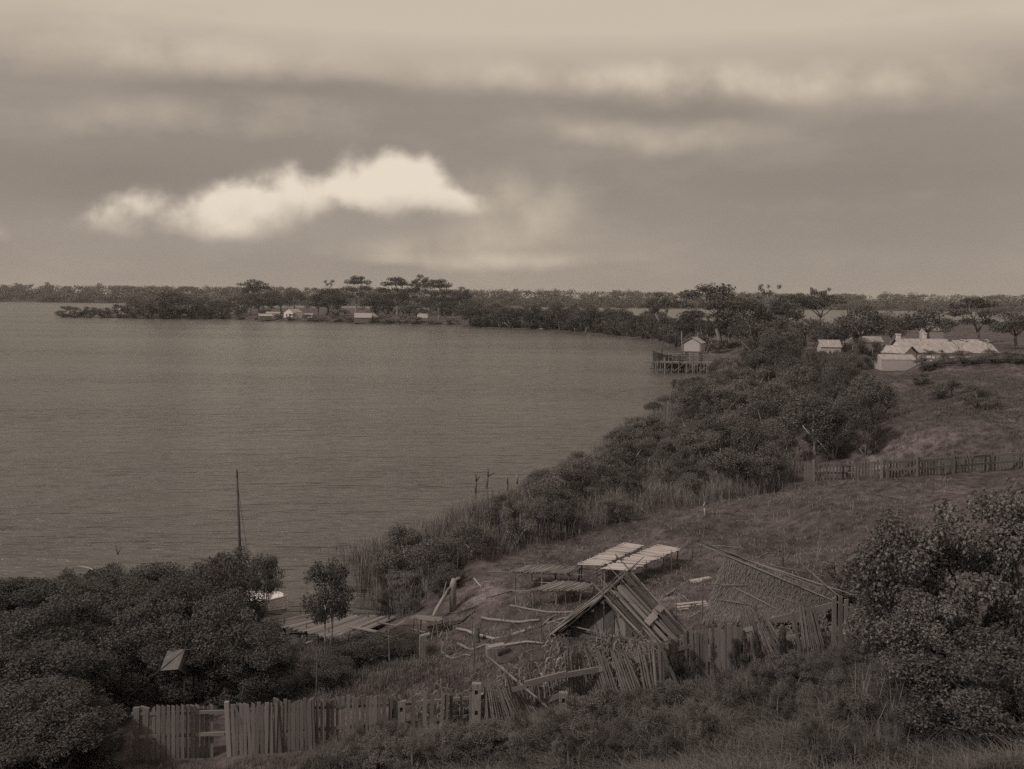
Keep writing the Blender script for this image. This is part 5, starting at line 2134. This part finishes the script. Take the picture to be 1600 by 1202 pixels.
# ------------------------------------------------------------------ buildings
def gable_house(name, c, ang, L_, Wd, hw, hr, label, wall='white', roof='iron_roof', over=.25, doors=(), windows=(), group=None, cat='house', floor=0.0, chimney=None, skirt=1.0):
    """c: centre on ground; ang: direction of the ridge; doors/windows: (side, along, z, w, h); side in 'f','b' (long sides), 'l','r' (gable ends)"""
    c = Vector(c)
    root = thing(name, c, label, cat, group)
    u = Vector((math.cos(ang), math.sin(ang), 0))
    v = Vector((-u.y, u.x, 0))
    up = Vector((0, 0, 1))

    def pt(a, b, z):
        return c + u * a + v * b + up * (z + floor)
    l2, w2 = L_ / 2, Wd / 2
    zb = -skirt if floor == 0 else 0
    for s in (-1, 1):
        mb = MB()
        mb.slab([pt(-l2, s * w2, zb), pt(l2, s * w2, zb), pt(l2, s * w2, hw), pt(-l2, s * w2, hw)][::s], .12)
        part('wall', mb, wall, root)
        mb = MB()
        mb.slab([pt(s * l2, w2 - .13, zb), pt(s * l2, -w2 + .13, zb), pt(s * l2, -w2 + .13, hw), pt(s * l2, 0, hw + hr - .06), pt(s * l2, w2 - .13, hw)][::-s], .12)
        part('gable_wall', mb, wall, root)
        mb = MB()
        k = hr / w2
        mb.slab([pt(-l2 - over, s * (w2 + over), hw - over * k + .06), pt(l2 + over, s * (w2 + over), hw - over * k + .06), pt(l2 + over, 0, hw + hr + .06), pt(-l2 - over, 0, hw + hr + .06)][::s], .07)
        part('roof_slope', mb, roof, root)
    mb = MB()
    mb.bar(pt(-l2 - over, 0, hw + hr + .08), pt(l2 + over, 0, hw + hr + .08), .25, .08, (0, 0, 1))
    part('ridge_cap', mb, roof, root)

    def opening(side, al, z, w, h, nm, mat):
        if side in 'fb':
            s = -1 if side == 'f' else 1
            o, t, n = pt(al, s * w2, z), u, v * s
        else:
            s = -1 if side == 'l' else 1
            o, t, n = pt(s * l2, al, z), v, u * s
        mb = MB()
        mb.box(o + up * h / 2 + n * .02, t * w / 2, up * h / 2, n * .03)
        p = part(nm, mb, mat, root)
        mb = MB()
        for e in (-1, 1):
            mb.box(o + up * h / 2 + t * e * (w / 2 + .05) + n * .04, t * .05, up * (h / 2 + .1), n * .04)
        mb.box(o + up * (h + .05) + n * .05, t * (w / 2), up * .05, n * .04)
        sub('frame', mb, wall, p, root)
    for d in doors:
        opening(*d, 'door', 'dark_open')
    for w_ in windows:
        opening(*w_, 'window', 'glass')
    if chimney:
        for (a, b, w_, h_) in chimney:
            mb = MB()
            q = pt(a, b, hw)
            mb.box(q + up * (hr + h_) / 2, u * w_ / 2, v * w_ / 2, up * (hr + h_) / 2)
            ch = part('chimney', mb, 'brick', root)
            mb = MB()
            mb.box(q + up * (hr + h_ - .1), u * (w_ / 2 + .08), v * (w_ / 2 + .08), up * .1)
            sub('chimney_cap', mb, 'brick', ch, root)
    return root


# white cottage on the spit: gable end towards the lake
g = G(449, 497)
Yc = g.y
px_m = Yc / F
gable_house('cottage', g + Vector((2.5, 4, 0)), math.radians(62), 8.5, 6.8, 3.2, 2.0, 'white gabled cottage standing by the water on the spit', doors=(('l', -1.2, 0, 1.0, 2.0),),
            windows=(('l', 1.2, 1.0, .9, 1.2), ('f', -1.5, 1.0, .9, 1.2), ('f', 2, 1.0, .9, 1.2)))
g2 = G(424, 496)
gable_house('cottage_annex', g2 + Vector((0, 5, 0)), 0.08, 8.0, 4.5, 2.3, .9, 'low annex with pale roof left of the white cottage', 'grey_wall', 'iron_roof', doors=(('f', 1, 0, .9, 1.8),), cat='shed')
g3 = G(413, 502.0)
gable_house('boat_shed', Vector((g3.x, g3.y + 1.5, .1)), math.radians(20), 7.0, 4.5, 2.2, 1.2, 'small pale-roofed boat shed on stilts over the water below the cottage', 'wood', 'dull_roof', doors=(('f', -1.5, 0, 2.0, 1.7),), cat='shed', floor=.7)
g4 = G(566, 505.2)
gable_house('waterside_shed', Vector((g4.x, g4.y + 2, .1)), math.radians(12), 9.0, 6.0, 2.9, 2.3, 'grey timber waterside shed with pitched roof below the tall gums', 'wood', 'dull_roof', doors=(('f', 0, 0, 2.2, 2.1),), cat='shed', floor=.4)
g5 = W(581, 500, g4.y + 9)
gable_house('waterside_store', Vector((g5.x, g5.y, .4)), math.radians(80), 7.0, 6.0, 2.9, 2.4, 'second grey shed tucked behind the waterside shed', 'wood_dark', 'dull_roof', doors=(('l', 0, 0, 1.2, 2),), cat='shed')
g6 = G(660, 497)
gable_house('small_cottage', g6 + Vector((0, 0, 1.0)), math.radians(5), 6.5, 5, 2.6, 1.9, 'tiny pale cottage glimpsed under the tallest spit gums', 'white', 'iron_roof', windows=(('f', 0, 1, .9, 1.1),), doors=(('f', 2, 0, .9, 1.9),))
g7 = G(478, 497)
gable_house('low_shed', g7 + Vector((0, 3, 0)), math.radians(0), 7, 4, 1.8, .8, 'low grey outbuilding right of the white cottage', 'grey_wall', 'dull_roof', doors=(('f', 0, 0, 1, 1.6),), cat='shed')
for px, lab in ((243, 'first small pale hut glimpsed among the spit bushes'), (205, 'second small pale hut glimpsed nearer the spit tip')):
    g8 = G(px, 490)
    gable_house('pale_hut', g8 + Vector((0, -12, 0)), .1, 6, 4, 2.4, 1.4, lab, 'grey_wall', 'iron_roof', doors=(('f', 0, 0, 1, 1.8),), cat='hut')

for px, py, L_, lab in [(985, 500, 7, 'small pale roof glimpsed beyond the spit trees left of the lone umbrella gum'), (1322, 536, 5, 'little pale roof beside the large dense gum'), (1360, 548, 4.5, 'low pale lean-to between the large dense gum and the farm shed')]:
    gg = G(px, py)
    gable_house('pale_outbuilding', gg, .05, L_, L_ * .7, 2.2, 1.2, lab, 'grey_wall', 'iron_roof', doors=(('f', 0, 0, 1, 1.8),), cat='shed')

# shed roof in the trees
sY = 192
s0 = W(1295, 545, sY)
s0.z = tz(s0.x, s0.y)
gable_house('pale_roofed_shed', s0, math.radians(-3), 3.5, 3.2, max(1.5, W(1295, 541.5, sY).z - s0.z), 1.15, 'isolated shed with pale iron roof among the dark trees', 'grey_wall', 'iron_roof', doors=(('f', 0, 0, 1, 1.5),), cat='shed')

# farm group on the rise
fY = 152
fs = W(1404, 580, fY)
fs.z = tz(fs.x, fs.y) - .1
gable_house('farm_shed', fs + Vector((0, 1.6, 0)), math.radians(2), 5.1, 3.2, W(1404, 563, fY).z - fs.z, W(1404, 555, fY + 1.6).z - W(1404, 563, fY).z, 'long low pale shed at the front of the farm buildings', 'grey_wall', 'iron_roof', over=.1,
            windows=(('f', 1.0, .5, .5, .5),), cat='shed')
h0 = W(1400, 562, 166)
h0.z = tz(h0.x, h0.y)
gable_house('farm_annex', h0 + Vector((.5, 0, 0)), math.radians(-55), 4.2, 3.4, max(1.4, W(1400, 551, 166).z - h0.z), 1.0, 'small pale-roofed annex between farm shed and farmhouse', 'grey_wall', 'iron_roof', cat='shed', doors=(('f', 0, 0, .8, 1.4),))
mY = 178
m0 = W(1470, 565, mY)
m0.z = tz(m0.x, m0.y)
eave_z = W(1508, 551, mY - 4).z
gable_house('farmhouse', m0, math.radians(1), 15.5, 8.0, eave_z - m0.z, W(1508, 531, mY).z - eave_z, 'long pale-roofed farmhouse on the rise at the edge of view', 'white', 'iron_roof', over=.4,
            doors=(('f', 2, 0, 1, 1.9),), windows=(('f', -5, .8, .9, 1.1), ('f', -2, .8, .9, 1.1), ('f', 5, .8, .9, 1.1)), chimney=((-7.0, 1.2, .6, .9), (-2.2, 1.6, .5, 1.1)))
b0 = W(1455, 520, 300)
b0.z = tz(b0.x, b0.y)
gable_house('white_outbuilding', b0, math.radians(15), 5.0, 4, max(1.5, W(1455, 516, 300).z - b0.z), 1.3, 'white-roofed outbuilding behind the domed gum', 'grey_wall', 'iron_roof', cat='shed', doors=(('f', 0, 0, 1, 1.6),))


# ------------------------------------------------------------------ far jetty with boathouse
def build_far_jetty():
    Y0 = 208.0
    dz = 2.1
    x0, x1 = W(1012, 567, Y0).x, W(1150, 567, Y0).x
    root = thing('plank_jetty', (x0 + 8, Y0 + 2.5, 0), 'long timber jetty on piles with handrails reaching into the lake', 'jetty')
    r = random.Random(3)
    n = 46
    for i in range(n):
        x = x0 + 3 + (x1 - x0 - 3) * (i + .5) / n
        piece('plank', 'wood', Vector((x, Y0 - .1, dz)), Vector((x, Y0 + 5.2, dz)), (x1 - x0 - 3) / n * .94, .07, root, face=(0, 0, 1))
    piece('bearer', 'wood', W(1008, 566.5, Y0), Vector((x1, Y0 - .12, dz - .12)), .16, .22, root, face=(0, 0, 1))
    piece('bearer', 'wood', Vector((x0 + 2, Y0 + 5.1, dz - .15)), Vector((x1, Y0 + 5.1, dz - .15)), .16, .22, root, face=(0, 0, 1))
    for i, x in enumerate(np.linspace(x0 + 2, x1, 12)):
        for y in (Y0 - .2, Y0 + 2.5, Y0 + 5.2):
            top = dz - .03 if y != Y0 - .2 else dz + (.9 if i in (1, 3, 5, 6) else .05)
            piece('pile', 's_wood_pale' if (i % 3 == 1 and y < Y0) else 's_wood', Vector((x + r.uniform(-.15, .15), y, -1.2)), Vector((x, y, top)), .26, .26, root)
    for i, x in enumerate(np.linspace(x0 + 5, x1, 9)):
        piece('rail_post', 'wood', Vector((x, Y0 + .05, dz)), Vector((x, Y0 + .05, dz + 1.5)), .14, .14, root)
        piece('rail_post', 'wood', Vector((x, Y0 + 5.0, dz)), Vector((x, Y0 + 5.0, dz + 1.6)), .14, .14, root)
    for z in (dz + .75, dz + 1.45):
        piece('handrail', 'wood_pale', Vector((x0 + 5, Y0 - .05, z)), Vector((x1, Y0 - .05, z)), .10, .14, root, face=(0, 0, 1))
        piece('handrail', 'wood_pale', Vector((x0 + 5, Y0 + 4.9, z + .1)), Vector((x1, Y0 + 4.9, z + .1)), .10, .14, root, face=(0, 0, 1))
    for i in range(4):
        x = x0 + 2.5 + i * 2.6
        piece('brace', 's_wood', Vector((x, Y0 - .3, .1)), Vector((x + 2.2, Y0 - .3, dz - .2)), .14, .14, root)
    # ladder-like landing at the tip
    piece('landing_rail', 's_wood_dark', Vector((x0 + .6, Y0 - .1, .9)), Vector((x0 + 2.2, Y0 - .1, .75)), .14, .14, root)
    piece('landing_rail', 's_wood_dark', Vector((x0 + .6, Y0 - .1, .9)), Vector((x0 + 1.0, Y0 - .1, dz - .1)), .12, .12, root)
    # tall flagpole
    b = W(1066, 566, Y0 + 2)
    fp = thing('jetty_pole', Vector((b.x, Y0 + 2, dz)), 'tall thin pole standing on the jetty before the boathouse', 'pole')
    mb = MB()
    t = W(1065, 518, Y0 + 2)
    mb.tube([Vector((b.x, Y0 + 2, dz)), t], [.16, .11], 7)
    part('shaft', mb, 'wood', fp, True)
    mb = MB()
    mb.tube([t, t + Vector((0, 0, .18))], [.1, .05], 7)
    part('truck', mb, 'wood_dark', fp)
    # bollard post, pale
    b = W(1038, 566, Y0 + .4)
    bp = thing('mooring_post', Vector((b.x, Y0 + .6, dz + .03)), 'short pale mooring post near the jetty end', 'post')
    piece('post', 'wood_pale', Vector((b.x, Y0 + .6, dz)), Vector((b.x, Y0 + .6, dz + .9)), .26, .26, bp)
    piece('cap', 'wood_pale', Vector((b.x, Y0 + .6, dz + .88)), Vector((b.x, Y0 + .6, dz + 1.0)), .34, .34, bp)
    # boathouse on the jetty
    bY = 226
    lo = W(1066, 549, bY)
    c = W(1080, 549, bY)
    hb = gable_house('boathouse', Vector((c.x + 1.0, bY + 2.2, 0)), math.radians(68), 4.6, 3.8, W(1080, 536, bY).z - lo.z, 1.15, 'small pale weatherboard boathouse with pitched roof above the jetty', 'grey_wall', 'iron_roof', over=.3,
                     windows=(('f', 0, .9, .8, .9),), doors=(('l', 0, .1, .01, .01),) if False else (), cat='boathouse', floor=lo.z)
    for sx in (-1, 1):
        for sy in (-1.6, 0, 1.6):
            q = hb.location + Vector((sx * 1.6, sy, 0))
            mb = MB()
            mb.tube([q + Vector((0, 0, -1)), q + Vector((0, 0, lo.z - .02))], [.14, .13], 7)
            part('pile', mb, 'wood_dark', hb, True)
    mb = MB()
    mb.box(hb.location + Vector((0, 0, lo.z - .14)), (2.6, 0, 0), (0, 3.0, 0), (0, 0, .1))
    part('platform', mb, 'wood', hb)
    # boathouse landing further along
    mb = MB()
    # dark ketch lying behind the jetty end
    k0 = W(1024, 575, Y0 + 8)
    k0.z = 0
    hull_boat('fishing_boat', k0 + Vector((-.5, 0, .5)), k0 + Vector((6.2, .5, .5)), 2.4, 3.0, 'dark tarred fishing boat lying behind the jetty end, thin mast', 'boat_dark',
              mast=(W(1033, 562, Y0 + 8), W(1036, 537, Y0 + 8), .17))


build_far_jetty()

# small white boat on the spit beach and shore stakes
p = P(826, 514.5, 0)
hull_boat('rowing_boat', P(826, 513.5, 0.1) + Vector((0, -2, 0)), P(850, 515, 0.1) + Vector((0, -4, 0)), 1.6, .5, 'small white rowing boat drawn up against the spit shore', 'boat_white')
for px, y, nth in ((1008, 533.5, 'furthest from the boathouse'), (1016, 535, 'middle of three'), (1027, 536, 'nearest the boathouse')):
    b = P(px, y, 0)
    root = thing('mooring_stake', b, 'short pale stake in the water behind the jetty, ' + nth, 'stake', 'stakes behind the jetty')
    piece('pole', 's_wood_pale', b - Vector((0, 0, .5)), b + Vector((0, 0, 1.3)), .2, .2, root)
    piece('tip', 's_wood_pale', b + Vector((0, 0, 1.28)), b + Vector((.05, 0, 1.5)), .12, .12, root)


# ------------------------------------------------------------------ thin lake haze
def build_haze():
    mb = MB()
    mb.box((0, 3250, 23.0), (9800, 0, 0), (0, 5200, 0), (0, 0, 26.0))
    hm = bpy.data.materials.new('haze_air')
    hm.use_nodes = True
    nt = hm.node_tree
    nt.nodes.remove(nt.nodes['Principled BSDF'])
    pv = nt.nodes.new('ShaderNodeVolumePrincipled')
    pv.inputs['Density'].default_value = .00008
    pv.inputs['Color'].default_value = (1, .97, .93, 1)
    pv.inputs['Anisotropy'].default_value = .2
    nt.links.new(pv.outputs[0], nt.nodes['Material Output'].inputs['Volume'])
    o = bpy.data.objects.new('haze', mb.mesh('haze', hm))
    COL.objects.link(o)
    tag(o, 'thin pale haze lying over the lake', kind='stuff')


build_haze()
